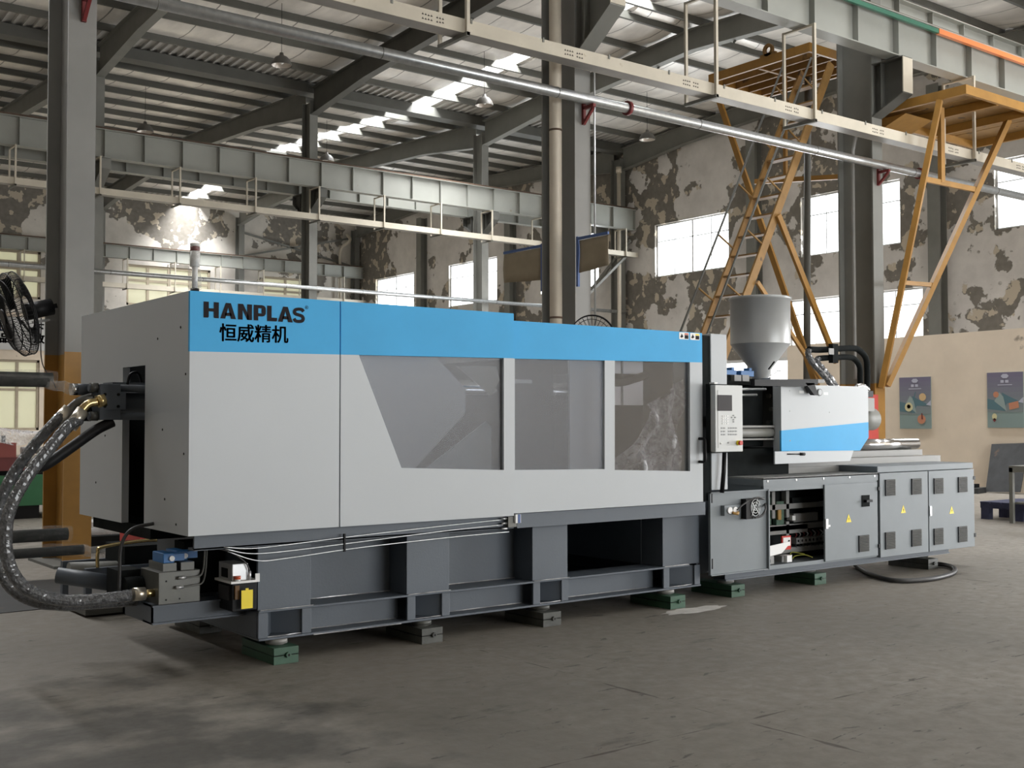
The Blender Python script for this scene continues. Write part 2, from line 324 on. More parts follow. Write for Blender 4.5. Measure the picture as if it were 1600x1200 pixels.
# ------------------------------------------------------------------ mesh builder
WL = {}            # world location of each object
class M:
    def __init__(s): s.v = []; s.f = []; s.mi = []; s.ms = []; s.sm = []
    def k(s, m):
        if m not in s.ms: s.ms.append(m)
        return s.ms.index(m)
    def add(s, vs, fs, m, smooth=False):
        b = len(s.v); s.v += [Vector(v) for v in vs]; i = s.k(m)
        for f in fs: s.f.append([b + j for j in f]); s.mi.append(i); s.sm.append(smooth)
        return s
    def box(s, x0, y0, z0, x1, y1, z1, m):
        x0, x1 = sorted((x0, x1)); y0, y1 = sorted((y0, y1)); z0, z1 = sorted((z0, z1))
        vs = [(x, y, z) for z in (z0, z1) for y in (y0, y1) for x in (x0, x1)]
        return s.add(vs, [(0, 2, 3, 1), (4, 5, 7, 6), (0, 1, 5, 4), (2, 6, 7, 3), (0, 4, 6, 2), (1, 3, 7, 5)], m)
    def prism(s, pts, ax, a, b, m):
        """polygon in the plane across axis ax (0: (y,z), 1: (x,z), 2: (x,y)), extruded from a to b"""
        def P(p, c): return (c, p[0], p[1]) if ax == 0 else (p[0], c, p[1]) if ax == 1 else (p[0], p[1], c)
        A = sum(pts[i][0] * pts[(i + 1) % len(pts)][1] - pts[(i + 1) % len(pts)][0] * pts[i][1] for i in range(len(pts)))
        a, b = sorted((a, b))
        if A < 0: pts = pts[::-1]
        if ax == 1: pts = pts[::-1]
        n = len(pts)
        vs = [P(p, a) for p in pts] + [P(p, b) for p in pts]
        fs = [tuple(range(n - 1, -1, -1)), tuple(range(n, 2 * n))]
        for i in range(n): j = (i + 1) % n; fs.append((i, j, n + j, n + i))
        return s.add(vs, fs, m)
    def bar(s, p0, p1, w, h, m, up=(0, 0, 1)):
        p0 = Vector(p0); p1 = Vector(p1); d = (p1 - p0).normalized(); up = Vector(up)
        if abs(d.dot(up)) > 0.98: up = Vector((0, 1, 0))
        x = d.cross(up).normalized(); z = x.cross(d)
        vs = [p + x * (sx * w / 2) + z * (sz * h / 2) for p in (p0, p1) for sx, sz in ((-1, -1), (1, -1), (1, 1), (-1, 1))]
        return s.add(vs, [(0, 1, 2, 3), (7, 6, 5, 4), (0, 4, 5, 1), (1, 5, 6, 2), (2, 6, 7, 3), (3, 7, 4, 0)], m)
    def cyl(s, p0, p1, r0, m, r1=None, n=14, caps=True, smooth=True):
        p0 = Vector(p0); p1 = Vector(p1); d = (p1 - p0).normalized(); r1 = r0 if r1 is None else r1
        up = Vector((0, 0, 1)) if abs(d.z) < 0.9 else Vector((0, 1, 0))
        x = d.cross(up).normalized(); y = x.cross(d)
        vs = []
        for p, r in ((p0, r0), (p1, r1)):
            for i in range(n):
                a = 2 * math.pi * i / n; vs.append(p + x * (r * math.cos(a)) + y * (r * math.sin(a)))
        s.add(vs, [(i, n + i, n + (i + 1) % n, (i + 1) % n) for i in range(n)], m, smooth)
        if caps:
            b = len(s.v) - 2 * n; k = s.k(m)
            s.f.append([b + i for i in range(n)]); s.mi.append(k); s.sm.append(False)
            s.f.append([b + n + i for i in range(n - 1, -1, -1)]); s.mi.append(k); s.sm.append(False)
        return s
    def tube(s, pts, r, m, n=8, jit=0.0, caps=True):
        pts = [Vector(p) for p in pts]; N = len(pts); vs = []; prev = None
        for i, p in enumerate(pts):
            d = (pts[min(N - 1, i + 1)] - pts[max(0, i - 1)]).normalized()
            if prev is None:
                up = Vector((0, 0, 1)) if abs(d.z) < 0.9 else Vector((0, 1, 0)); x = d.cross(up).normalized()
            else: x = (prev - d * prev.dot(d)).normalized()
            prev = x; y = x.cross(d)
            for k in range(n):
                a = 2 * math.pi * k / n; rr = r * (1 + random.uniform(-jit, jit))
                vs.append(p + x * (rr * math.cos(a)) + y * (rr * math.sin(a)))
        fs = [(i * n + k, (i + 1) * n + k, (i + 1) * n + (k + 1) % n, i * n + (k + 1) % n) for i in range(N - 1) for k in range(n)]
        if caps: fs += [tuple(range(n)), tuple(range(N * n - 1, (N - 1) * n - 1, -1))]
        return s.add(vs, fs, m, jit == 0)
    def lathe(s, c, prof, m, n=28):
        """profile of (r, z) about a vertical axis at c (x, y)"""
        vs = [(c[0] + r * math.cos(2 * math.pi * k / n), c[1] + r * math.sin(2 * math.pi * k / n), z) for r, z in prof for k in range(n)]
        fs = [(i * n + k, i * n + (k + 1) % n, (i + 1) * n + (k + 1) % n, (i + 1) * n + k) for i in range(len(prof) - 1) for k in range(n)]
        return s.add(vs, fs, m, True)
    def quad(s, a, b, c, d, m): return s.add([a, b, c, d], [(0, 1, 2, 3)], m)
    def build(s, name, parent=None, bevel=0.0, **kw):
        lo = Vector([min(v[i] for v in s.v) for i in range(3)]); hi = Vector([max(v[i] for v in s.v) for i in range(3)])
        o = Vector(((lo.x + hi.x) / 2, (lo.y + hi.y) / 2, lo.z))
        me = D.meshes.new(name); me.from_pydata([v - o for v in s.v], [], s.f)
        for m in s.ms: me.materials.append(m)
        me.polygons.foreach_set('material_index', s.mi); me.polygons.foreach_set('use_smooth', s.sm); me.update()
        ob = D.objects.new(name, me); COL.objects.link(ob); WL[ob.name] = o
        if parent: ob.parent = parent; ob.location = o - WL[parent.name]
        else: ob.location = o
        if bevel:
            b = ob.modifiers.new('bevel', 'BEVEL'); b.width = bevel; b.segments = 2; b.limit_method = 'ANGLE'; b.angle_limit = 0.6
        for k2, v2 in kw.items(): ob[k2] = v2
        return ob
def thing(name, loc, label, cat, group=None):
    o = D.objects.new(name, None); COL.objects.link(o); o.location = loc; o.empty_display_size = 0.2; WL[o.name] = Vector(loc)
    o['label'] = label; o['category'] = cat
    if group: o['group'] = group
    return o
def tag(o, label, cat, group=None):
    o['label'] = label; o['category'] = cat
    if group: o['group'] = group
    return o
def dup(root, off, label=None, parent=None):
    c = root.copy(); COL.objects.link(c)
    WL[c.name] = WL[root.name] + Vector(off)
    if parent is None: c.location = root.location + Vector(off)
    else: c.parent = parent
    if label: c['label'] = label
    for ch in list(root.children): dup(ch, off, None, c)
    return c
def bez(pts, n=10):
    """smooth Catmull-Rom through the points"""
    P = [Vector(p) for p in pts]; P = [P[0] * 2 - P[1]] + P + [P[-1] * 2 - P[-2]]; out = []
    for i in range(1, len(P) - 2):
        for k in range(n):
            t = k / n; a, b, c, d = P[i - 1:i + 3]
            out.append(0.5 * ((2 * b) + (c - a) * t + (2 * a - 5 * b + 4 * c - d) * t * t + (3 * b - a - 3 * c + d) * t ** 3))
    out.append(P[-2]); return out
def text(name, s, p0, right, upv, height, m, parent, width=None, off=0.0, bold=0.0):
    """flat lettering; p0 = lower left corner; scaled to the given cap height and width"""
    cu = D.curves.new('t', 'FONT'); cu.body = s; cu.size = 1.0; cu.offset = off; cu.extrude = 0.0
    to = D.objects.new('t', cu); COL.objects.link(to)
    dg = bpy.context.evaluated_depsgraph_get(); dg.update()
    me = D.meshes.new_from_object(to.evaluated_get(dg)); D.objects.remove(to); D.curves.remove(cu)
    if not len(me.vertices): return None
    xs = [v.co.x for v in me.vertices]; ys = [v.co.y for v in me.vertices]
    sy = height / (max(ys) - min(ys)); sx = (width / (max(xs) - min(xs))) if width else sy
    x0, y0 = min(xs), min(ys); R_ = Vector(right).normalized(); U_ = Vector(upv).normalized()
    mb = M()
    vs = [Vector(p0) + R_ * ((v.co.x - x0) * sx) + U_ * ((v.co.y - y0) * sy) for v in me.vertices]
    fcs = [list(p.vertices) for p in me.polygons]
    for k in range(9 if bold else 1):
        d = R_ * (bold * math.cos(k * math.pi / 4)) + U_ * (bold * .7 * math.sin(k * math.pi / 4)) if k < 8 and bold else Vector((0, 0, 0))
        mb.add([v + d for v in vs], fcs, m)
    D.meshes.remove(me)
    return mb.build(name, parent)

# bay and row geometry of the hall
COLX = [3.93, 11.36, 18.80, 26.25, 33.70]
XG = 33.85          # gable wall inner face
YB = 59.65          # back wall inner face
ROWS = (13.5, 36.4, 59.4)

# ================================================================== THE HALL
def structure(o): o['kind'] = 'structure'; return o
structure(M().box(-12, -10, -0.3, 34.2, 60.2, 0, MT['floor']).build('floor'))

def wall_grid(b, ax, c0, c1, u0, u1, z0, z1, holes, m):
    us = sorted({u0, u1, *[h[0] for h in holes], *[h[1] for h in holes]}); us = [u for u in us if u0 <= u <= u1]
    for a, e in zip(us, us[1:]):
        mid = (a + e) / 2; hs = sorted((h[2], h[3]) for h in holes if h[0] < mid < h[1]); z = z0
        for h in hs + [(z1, z1)]:
            if h[0] > z:
                if ax == 0: b.box(c0, a, z, c1, e, h[0], m)
                else: b.box(a, c0, z, e, c1, h[0], m)
            z = max(z, h[1])

GW = [(15.2, 19.33, 7.6, 9.8), (22.72, 26.87, 7.6, 9.8), (30.38, 34.45, 7.62, 9.82), (38.0, 42.1, 7.6, 9.8), (45.57, 49.8, 7.6, 9.8), (53.2, 57.29, 7.6, 9.8),
      (21.9, 27.45, 4.35, 6.06)]
GD = (25.0, 32.4, 0.0, 3.97); GD2 = (-8.0, 4.0, 0.0, 6.0)
g = M(); wall_grid(g, 0, XG, XG + 0.3, -10, 60, 0, 13.3, GW + [GD, GD2], MT['plaster'])
for a, b_ in ((-9.5, 13.5), (13.5, 36.4), (36.4, 59.6)):
    g.prism([(a, 13.3), (b_, 13.3), (b_, 13.5), ((a + b_) / 2, 14.1), (a, 13.5)], 0, XG, XG + 0.3, MT['plaster'])
structure(g.build('wall_right'))
# white steel windows of the gable
for i, (y0, y1, z0, z1) in enumerate(GW):
    wd = structure(M().box(XG + .12, y0, z0, XG + .18, y0 + .06, z1, MT['wframe']).box(XG + .12, y1 - .06, z0, XG + .18, y1, z1, MT['wframe'])
                   .box(XG + .12, y0, z0, XG + .18, y1, z0 + .06, MT['wframe']).box(XG + .12, y0, z1 - .06, XG + .18, y1, z1, MT['wframe']).build(f'window_{i+1}'))
    n = 4 if y1 - y0 < 5 else 5
    ym = [y0 + (y1 - y0) * k / n for k in range(n + 1)]; zt = z0 + (z1 - z0) * 0.68
    mb = M()
    for y in ym[1:-1]: mb.box(XG + .13, y - .018 - (.02 if abs(y - (y0 + y1) / 2) < .1 else 0), z0 + .06, XG + .17, y + .018 + (.02 if abs(y - (y0 + y1) / 2) < .1 else 0), z1 - .06, MT['wframe'])
    mb.box(XG + .13, y0 + .06, zt - .018, XG + .17, y1 - .06, zt + .018, MT['wframe']).build('muntin', wd)
    for a, e in zip(ym, ym[1:]):
        for c, d in ((z0, zt), (zt, z1)): M().box(XG + .145, a + .02, c + .02, XG + .151, e - .02, d - .02, MT['wglass']).build('pane', wd)
dr = structure(M().box(XG + .02, GD[0], 3.85, XG + .28, GD[1], 3.97, MT['wframe']).box(XG + .02, GD[0], 0, XG + .28, GD[0] + .1, 3.85, MT['wframe']).box(XG + .02, GD[1] - .1, 0, XG + .28, GD[1], 3.85, MT['wframe']).build('door_1'))

structure(M().box(XG + .02, GD2[0], 5.85, XG + .28, GD2[1], 6.0, MT['wframe']).box(XG + .02, GD2[0], 0, XG + .28, GD2[0] + .12, 5.85, MT['wframe']).box(XG + .02, GD2[1] - .12, 0, XG + .28, GD2[1], 5.85, MT['wframe']).build('door_added'))  # unseen doorway, added to let in light from the right
# back wall with beige windows
BW = []
def bwin(x0, x1, yt, ybm, Yw=YB):
    a = YP(x0, yt, Yw); b = YP(x1, yt, Yw); c = YP(x0, ybm, Yw); return (a.x, b.x, c.z, a.z)
BW = [(11.8, YP(64, 400, YB).x, YP(30, 466, YB).z, YP(30, 391, YB).z),
      (YP(198, 412, YB).x, YP(329, 412, YB).x, YP(30, 466, YB).z, YP(198, 412, YB).z),
      (YP(411, 431, YB).x, YP(482, 431, YB).x, YP(30, 466, YB).z, YP(411, 431, YB).z),
      (11.8, YP(64, 400, YB).x, 1.2, YP(30, 562, YB).z),
      (19.6, 25.6, 1.2, YP(30, 562, YB).z)]
g = M(); wall_grid(g, 1, YB, YB + .3, -12, 34.1, 7.0, 13.6, [h for h in BW if h[2] > 6], MT['plaster2'])
structure(g.build('wall_back'))
g = M(); wall_grid(g, 1, YB, YB + .3, -12, 34.1, 0, 7.0, [h for h in BW if h[3] < 6.4], MT['cream'])
structure(g.build('trim_1'))
for i, (x0, x1, z0, z1) in enumerate(BW):
    wd = structure(M().box(x0, YB + .06, z0, x0 + .12, YB + .18, z1, MT['bframe']).box(x1 - .12, YB + .06, z0, x1, YB + .18, z1, MT['bframe'])
                   .box(x0, YB + .06, z0, x1, YB + .18, z0 + .12, MT['bframe']).box(x0, YB + .06, z1 - .12, x1, YB + .18, z1, MT['bframe']).build(f'window_{len(GW)+1+i}'))
    n = max(2, round((x1 - x0) / 1.15)); xs = [x0 + (x1 - x0) * k / n for k in range(n + 1)]
    zs = [z0, z0 + (z1 - z0) * .45, z0 + (z1 - z0) * .62, z0 + (z1 - z0) * .76, z1] if i < 3 else [z0, z0 + 2.0, z1]
    for xm in xs[1:-1]: M().box(xm - .07, YB + .07, z0, xm + .07, YB + .17, z1, MT['bframe']).build('mullion', wd)
    for zm in zs[1:-1]: M().box(x0, YB + .08, zm - .06, x1, YB + .16, zm + .06, MT['bframe']).build('transom', wd)
    for a, e in zip(xs, xs[1:]):
        for c, d in zip(zs, zs[1:]): M().box(a + .05, YB + .12, c + .05, e - .05, YB + .13, d - .05, MT['bpane']).build('pane', wd)

# partition wall with the posters
PX = 24.5
p1 = XP(1230, 542, PX).y
structure(M().prism([(6.0, 0), (p1, 0), (p1, 3.62), (13.3, 3.67), (6.0, 3.67)], 0, PX, PX + .22, MT['cream']).build('wall_partition'))
# far left end wall and near side wall are behind or beside the photographer
structure(M().box(-12.3, -10, 0, -12, 60.2, 13.8, MT['plaster2']).build('wall_left'))
g = M(); wall_grid(g, 1, -10.3, -10, -12, 34.1, 0, 13.8, [(7, 19, 1.3, 4.7)], MT['cream'])  # window band is unseen, placed and sized for light on the machine front
structure(g.build('wall_front'))

# ------------------------------------------------------------------ roof: sheets, purlins, gutters, foil
RZ = lambda y: (13.60 + 0.60 * (1 - abs(((y - ((13.5 + 36.4) / 2 if y < 36.4 and y > 13.5 else (36.4 + 59.5) / 2 if y >= 36.4 else 2.0)) / 11.45))))
SKX = (22.95, 23.85); SKX2 = (-0.45, 0.45)  # second strip lies out of view, added for its light
roof = M()
def ribbed(b, x0, x1, ya, yb, za, zb, m, pitch=0.3):
    n = max(1, round((x1 - x0) / pitch)); pr = []
    for k in range(n):
        x = x0 + (x1 - x0) * k / n; p = (x1 - x0) / n
        pr += [(x, 0), (x + p * .62, 0), (x + p * .68, -.07), (x + p * .94, -.07)]
    pr.append((x1, 0)); N = len(pr)
    b.add([(x, ya, za + d) for x, d in pr] + [(x, yb, zb + d) for x, d in pr], [(i, N + i, N + i + 1, i + 1) for i in range(N - 1)], m)
SLOPES = [(-9.8, 2.0), (2.0, 13.5), (13.5, 24.95), (24.95, 36.4), (36.4, 47.95), (47.95, 59.6)]
for ya, yb in SLOPES:
    za = 13.60 if SLOPES.index((ya, yb)) % 2 == 0 else 14.2; zb = 27.8 - za
    for xa, xb in ((-12, SKX2[0]), (SKX2[1], SKX[0]), (SKX[1], 34.1)) if ya > 13 else ((-12, SKX2[0]), (SKX2[1], 15.7), (16.7, SKX[0]), (SKX[1], 34.1)): ribbed(roof, xa, xb, ya, yb, za, zb, MT['sheet'])
ceil_ = structure(roof.build('ceiling'))
for ya, yb in SLOPES:
    za = 13.60 if SLOPES.index((ya, yb)) % 2 == 0 else 14.2; zb = 27.8 - za
    for sk in (SKX, SKX2) if ya > 13 else (SKX, SKX2, (15.7, 16.7)):  # left strip and near-span extra strip are unseen, added as light openings
        b = M(); b.add([(sk[0], ya, za), (sk[1], ya, za), (sk[1], yb, zb), (sk[0], yb, zb)], [(0, 1, 2, 3)], MT['sky']); b.build('skylight', ceil_)
    ups = za < zb
    L_ = abs(yb - ya); dv = [.55, 1.7, 3.55, 5.4, 7.25, 9.1, 10.95]      # purlin distances from the valley
    ys_ = sorted((ya + d if ups else yb - d) for d in dv)
    if ya > 13 and not ups: ys_ = [y for y in ys_ if abs(y - (yb - .55)) > .01]
    zr = lambda y: za + (zb - za) * (y - ya) / (yb - ya)
    for y in ys_:
        z = zr(y); b = M(); b.box(-12, y - .03, z - .27, 33.8, y + .03, z - .03, MT['purlin']); b.box(-12, y + .03, z - .27, 33.8, y + .07, z - .255, MT['purlin'])
        b.build('purlin', ceil_)
    # insulation foil sagging between the purlins, stopping short of the valley gutters
    if ya > 13:
        b = M(); lim = [ya] + ys_ + [yb]
        for k, (y0_, y1_) in enumerate(zip(lim, lim[1:])):
            dm_ = (y0_ + y1_) / 2 - ya if ups else yb - (y0_ + y1_) / 2
            if dm_ < 1.7: continue
            for xa, xb in ((-12, SKX2[0] - .05), (SKX2[1] + .05, SKX[0] - .05), (SKX[1] + .05, 33.8)):
                nx = max(2, int((xb - xa) / .6)); rows = []
                for q in range(5):
                    t = q / 4; y = y0_ + .04 + (y1_ - y0_ - .08) * t; z = zr(y) - .07
                    for i in range(nx + 1):
                        sag = math.sin(math.pi * t) * (0.05 + .06 * math.sin(i * 1.9 + k * 2.3) ** 2)
                        rows.append((xa + (xb - xa) * i / nx, y, z - sag))
                b.add(rows, [(q * (nx + 1) + i, (q + 1) * (nx + 1) + i, (q + 1) * (nx + 1) + i + 1, q * (nx + 1) + i + 1) for q in range(4) for i in range(nx)], MT['foil'], True)
        b.build('insulation_foil', ceil_)
for yv in (13.5, 36.4):
    b = M(); b.box(-12, yv - .28, 13.2, 33.8, yv - .25, 13.52, MT['steel_d']).box(-12, yv + .25, 13.2, 33.8, yv + .28, 13.52, MT['steel_d']).box(-12, yv - .28, 13.17, 33.8, yv + .28, 13.2, MT['steel_d'])
    b.build('gutter', ceil_)

# ------------------------------------------------------------------ steel frame
def icol(name, x0, y0, dep, z1, m, label, yz=0.0, my=None, wid=.31):
    t = thing(name, (x0 + wid / 2, y0 + dep / 2, 0), label, 'column')
    def body(za, zb, mm, nm):
        b = M(); b.box(x0, y0, za, x0 + wid, y0 + .03, zb, mm).box(x0, y0 + dep - .03, za, x0 + wid, y0 + dep, zb, mm).box(x0 + wid / 2 - .01, y0 + .03, za, x0 + wid / 2 + .01, y0 + dep - .03, zb, mm)
        return b.build(nm, t)
    if yz: body(0.02, yz, my, 'painted_base'); body(yz, z1, m, 'shaft')
    else: body(0.02, z1, m, 'shaft')
    M().box(x0 - .12, y0 - .12, 0, x0 + wid + .12, y0 + dep + .12, .03, MT['steel_d']).build('base_plate', t)
    return t
colA = icol('steel_column', 3.77, 13.1, .80, 12.9, MT['steel_l'], 'grey steel column with ochre painted foot at far left behind the machine end', 2.38, MT['yellow'])
colB = icol('steel_column', 11.2, 13.1, .80, 12.9, MT['steel_l'], 'grey steel column carrying the cream drain pipe, rising behind the blue band', 2.38, MT['yellow'])
colC = icol('steel_column', 18.65, 13.1, .80, 12.9, MT['steel'], 'thick grey steel column with ochre foot between the two ochre access platforms', 2.32, MT['yellow'])
icol('steel_column', 11.2, 36.1, .6, 12.9, MT['steel'], 'distant grey column mostly hidden behind the far left column')
icol('steel_column', 18.64, 36.1, .6, 12.9, MT['steel'], 'distant dark grey column rising to the roof valley left of the frame centre')
icol('steel_column', 26.1, 36.1, .6, 12.9, MT['steel'], 'distant grey column with open corbel, second from the gable in the middle row')
icol('steel_column', 33.4, 36.1, .6, 12.9, MT['steel'], 'grey column standing against the gable wall behind the brown canvas')
for x, lb in ((18.6, 'grey half column on the back wall just right of the far left column'), (26.2, 'grey half column on the back wall beside the crossed braces'), (33.45, 'grey corner column where back wall meets gable wall')):
    icol('steel_column', x, 59.0, .5, 12.9, MT['steel'], lb)
for y, lb in ((51.9, 'gable wall post between the two leftmost bright windows'), (44.0, 'gable wall post right of the second bright window'), (28.7, 'gable wall post behind the hopper and ladder'), (21.0, 'gable wall post right of the near access platform'), (13.4, 'gable wall post beyond the right edge')):
    b = M(); b.box(XG - .42, y - .02, 0.02, XG - .39, y + .42, 12.6, MT['steel']).box(XG - .03, y - .02, 0.02, XG - .003, y + .42, 12.6, MT['steel']).box(XG - .39, y + .19, 0.02, XG - .03, y + .21, 12.6, MT['steel'])
    o = b.build('wall_post'); tag(o, 'grey steel ' + lb, 'column')

def rafter(x, ya, yb, label, m=MT['steel'], up=True):
    ym = (ya + yb) / 2
    bot = [(ya + .3, 12.42), (ya + 4.0, 12.86), (ym, 13.28), (yb - 4.0, 12.86), (yb - .3, 12.42)]
    top = [(yb - .3, 13.33), (ym, 13.92), (ya + .3, 13.33)]
    t = thing('roof_rafter', (x, ym, 12.4), label, 'roof beam')
    M().prism(bot + top, 0, x - .012, x + .012, m).build('web', t)
    b = M()
    for p, q in zip(bot, bot[1:]): b.prism([p, q, (q[0], q[1] - .025), (p[0], p[1] - .025)], 0, x - .14, x + .14, m)
    b.build('bottom_flange', t)
    b = M()
    for p, q in zip(top, top[1:]): b.prism([p, q, (q[0], q[1] + .025), (p[0], p[1] + .025)], 0, x - .14, x + .14, m)
    b.build('top_flange', t)
    for k in (1, 2, 3, 4, 5, 6):
        y = ya + (yb - ya) * k / 7; zb_ = 12.95 if k in (1, 6) else 13.15
        M().bar((x, y, zb_ - .1), (x + .55, y, zb_ + .55), .05, .05, MT['steel_d']).build('fly_brace', t)
    return t
sp1 = {1: 'grey roof beam of the near span above the far left column', 2: 'dark haunched roof beam crossing above the galvanised pipe at upper left', 3: 'grey roof beam passing behind the drain pipe column', 4: 'dark roof beam lying along the top of the gable wall in the near span'}
sp2 = {1: 'roof beam of the far span at the left edge behind the column', 2: 'roof beam of the far span falling left from the valley column', 3: 'pale roof beam of the far span beside the dimmer lamp', 4: 'roof beam of the far span along the gable wall top'}
for k, x in enumerate(COLX):
    if k in sp1: rafter(x if k < 4 else 33.6, ROWS[0], ROWS[1], sp1[k], MT['steel_d'] if k in (2,) else MT['steel'])
    if k in sp2: rafter(x if k < 4 else 33.6, ROWS[1], ROWS[2], sp2[k])

# crane girders
def girder(x0, x1, y, zb, zt, label, first=0.0, step=1.24, side=(-1, 1), m=None, rail=True, hang=True):
    m = m or MT['girder']
    t = thing('crane_girder', ((x0 + x1) / 2, y, zb), label, 'crane girder')
    M().box(x0, y - .007, zb + .02, x1, y + .007, zt - .02, m).build('web', t)
    M().box(x0, y - .15, zb, x1, y + .15, zb + .02, m).build('bottom_flange', t)
    M().box(x0, y - .16, zt - .02, x1, y + .16, zt, m).build('top_flange', t)
    if rail: M().box(x0, y - .03, zt, x1, y + .03, zt + .09, MT['rail']).box(x0, y - .09, zt, x1, y + .09, zt + .015, MT['rail']).build('rail', t)
    x = x0 + first; first_o = None
    while x < x1:
        for s in side:
            if first_o is None:
                first_o = M().box(x - .006, y + s * .01, zb + .02, x + .006, y + s * .13, zt - .02, m).build('stiffener', t); fx = x; fs = s
            elif s == fs:
                c = first_o.copy(); COL.objects.link(c); c.parent = t; c.location = first_o.location + Vector((x - fx, 0, 0))
        x += step
    return t
girder(11.4, 30, 12.66, 8.44, 9.25, 'pale grey crane girder at upper right carrying the orange busbar', first=1.24 * .5 + .48, side=(-1,))
girder(3.9, XG - .1, 14.35, 9.75, 10.6, 'crane girder behind the near one, its riveted top seen above the busbar', side=(-1,))
girder(-2, XG - .15, 35.55, 9.72, 10.6, 'long pale grey crane girder crossing the middle of the hall behind the drain pipe', first=.92, side=(-1,))
girder(-2, XG - .15, 37.25, 9.72, 10.6, 'crane girder of the far span seen below the long middle girder', first=.92, side=(-1,))
girder(-2, XG - .15, 58.55, 9.95, 10.6, 'low grey crane girder along the back wall above the beige windows', first=.92, side=(-1,))

def corbel(x0, y0, ye, zt, zj, zb, label, m=None, wid=.3):
    """bracket from the column face y0 out to ye"""
    m = m or MT['steel']; s = -1 if ye < y0 else 1
    t = thing('girder_corbel', (x0 + wid / 2, y0, zb), label, 'bracket')
    M().prism([(y0, zt), (ye, zt), (ye, zj), (y0, zb)], 0, x0 + wid / 2 - .01, x0 + wid / 2 + .01, m).build('web', t)
    M().box(x0, y0, zt - .02, x0 + wid, ye, zt, m).build('top_flange', t)
    M().box(x0, ye - .01, zj, x0 + wid, ye + .01, zt - .02, MT['tray'] if y0 < 14 else m).build('end_plate', t)
    M().prism([(ye, zj), (y0, zb), (y0, zb - .02), (ye, zj - .02)], 0, x0, x0 + wid, m).build('sloping_flange', t)
    M().box(x0 + .02, y0 + s * .18, zb + .12, x0 + wid - .02, y0 + s * .195, zt - .02, m).build('stiffener', t)
    return t
corbel(18.65, 13.1, 12.42, 8.42, 7.74, 7.42, 'dark grey corbel under the girder on the thick column, its end plate flaking', MT['steel_d'])
corbel(11.2, 13.1, 12.30, 8.42, 7.72, 7.15, 'grey corbel on the drain pipe column at the top of the frame')
for x, nm in ((18.64, 'dark'), (26.1, 'open')):
    corbel(x, 36.1, 35.4, 9.7, 9.4, 8.95, f'{nm} grey corbel on the near face of the distant column at {"frame left" if x < 20 else "frame centre"}', MT['steel_d'])
    corbel(x, 36.7, 37.4, 9.7, 9.4, 8.95, f'{nm} grey corbel on the rear face of the distant column at {"frame left" if x < 20 else "frame centre"}', MT['steel_d'])
corbel(11.2, 36.1, 35.4, 9.7, 9.4, 8.95, 'distant corbel beside the edge of the far left column')

# cable trays hanging under the girders
def tray(x0, x1, y, zb, zt, wd, label, hx, ztop, marks=()):
    t = thing('cable_tray', ((x0 + x1) / 2, y, zb), label, 'cable tray')
    n = max(1, round((x1 - x0) / 3.1)); first = None
    M().box(x0, y - wd / 2, zb, x1, y - wd / 2 + .012, zt, MT['tray']).build('side_panel', t)
    M().box(x0, y + wd / 2 - .012, zb, x1, y + wd / 2, zt, MT['tray']).build('side_panel', t)
    M().box(x0, y - wd / 2 + .012, zb, x1, y + wd / 2 - .012, zb + .012, MT['trayu']).build('tray_bottom', t)
    for x in hx:
        h = M(); a, e = y - wd / 2 - .03, y + wd / 2 + .32
        h.box(x - .025, a - .05, zb - .05, x + .025, a, ztop, MT['tray'])
        h.build('hanger_post', t)
        M().box(x - .025, e, zb + .0, x + .025, e + .04, ztop, MT['tray']).build('hanger_post', t)
        M().box(x - .025, a, ztop - .04, x + .025, e, ztop - .005, MT['tray']).build('hanger_bar', t)
        M().box(x - .03, a - .05, zb - .055, x + .03, e + .04, zb - .003, MT['bench']).build('hanger_bar', t)
    for x in marks:
        b = M()
        for r in range(2):
            for q in range(8):
                if q == 4: continue
                xx = x + q * .045; zz = zb + .05 + r * .055 + random.uniform(-.004, .004)
                b.box(xx, y - wd / 2 - .002, zz, xx + .03, y - wd / 2 - .0005, zz + .012, MT['ink']); b.box(xx + .012, y - wd / 2 - .002, zz + .012, xx + .018, y - wd / 2 - .0005, zz + .026, MT['ink'])
        b.build('stencil_marking', t, kind='stuff')
    x = x0 + .6
    while x < x1 and len(marks):
        M().box(x - .015, y - wd / 2 - .012, zt - .045, x + .015, y - wd / 2, zt + .02, MT['bench']).build('clip', t); x += 1.24
    return t
mk = [YP(px, py, 12.42).x for px, py in ((659, 27), (882, 80), (1067, 128), (1227, 168), (1363, 202), (1482, 237), (1588, 262))]
tray(2, XG - 9.6, 12.55, 6.78, 6.97, .26, 'long cream cable tray with stencilled marks hanging below the near girder', [8.7, 13.52, 15.98, 20.95], 8.44, mk)
tray(-2, XG - .1, 35.5, 8.56, 8.76, .3, 'cream cable tray hanging below the long middle girder', [6.2, 8.7, 11.15, 13.66, 16.25, 18.6, 21.2, 23.65, 26.0, 28.5, 31.0, 33.0], 9.72)
tray(-2, XG - .1, 58.4, 8.42, 8.66, .3, 'cream cable tray in front of the beige windows of the back wall', [14.8, 17.3, 19.8, 22.3, 24.8, 27.3, 29.8, 32.3], 9.95)

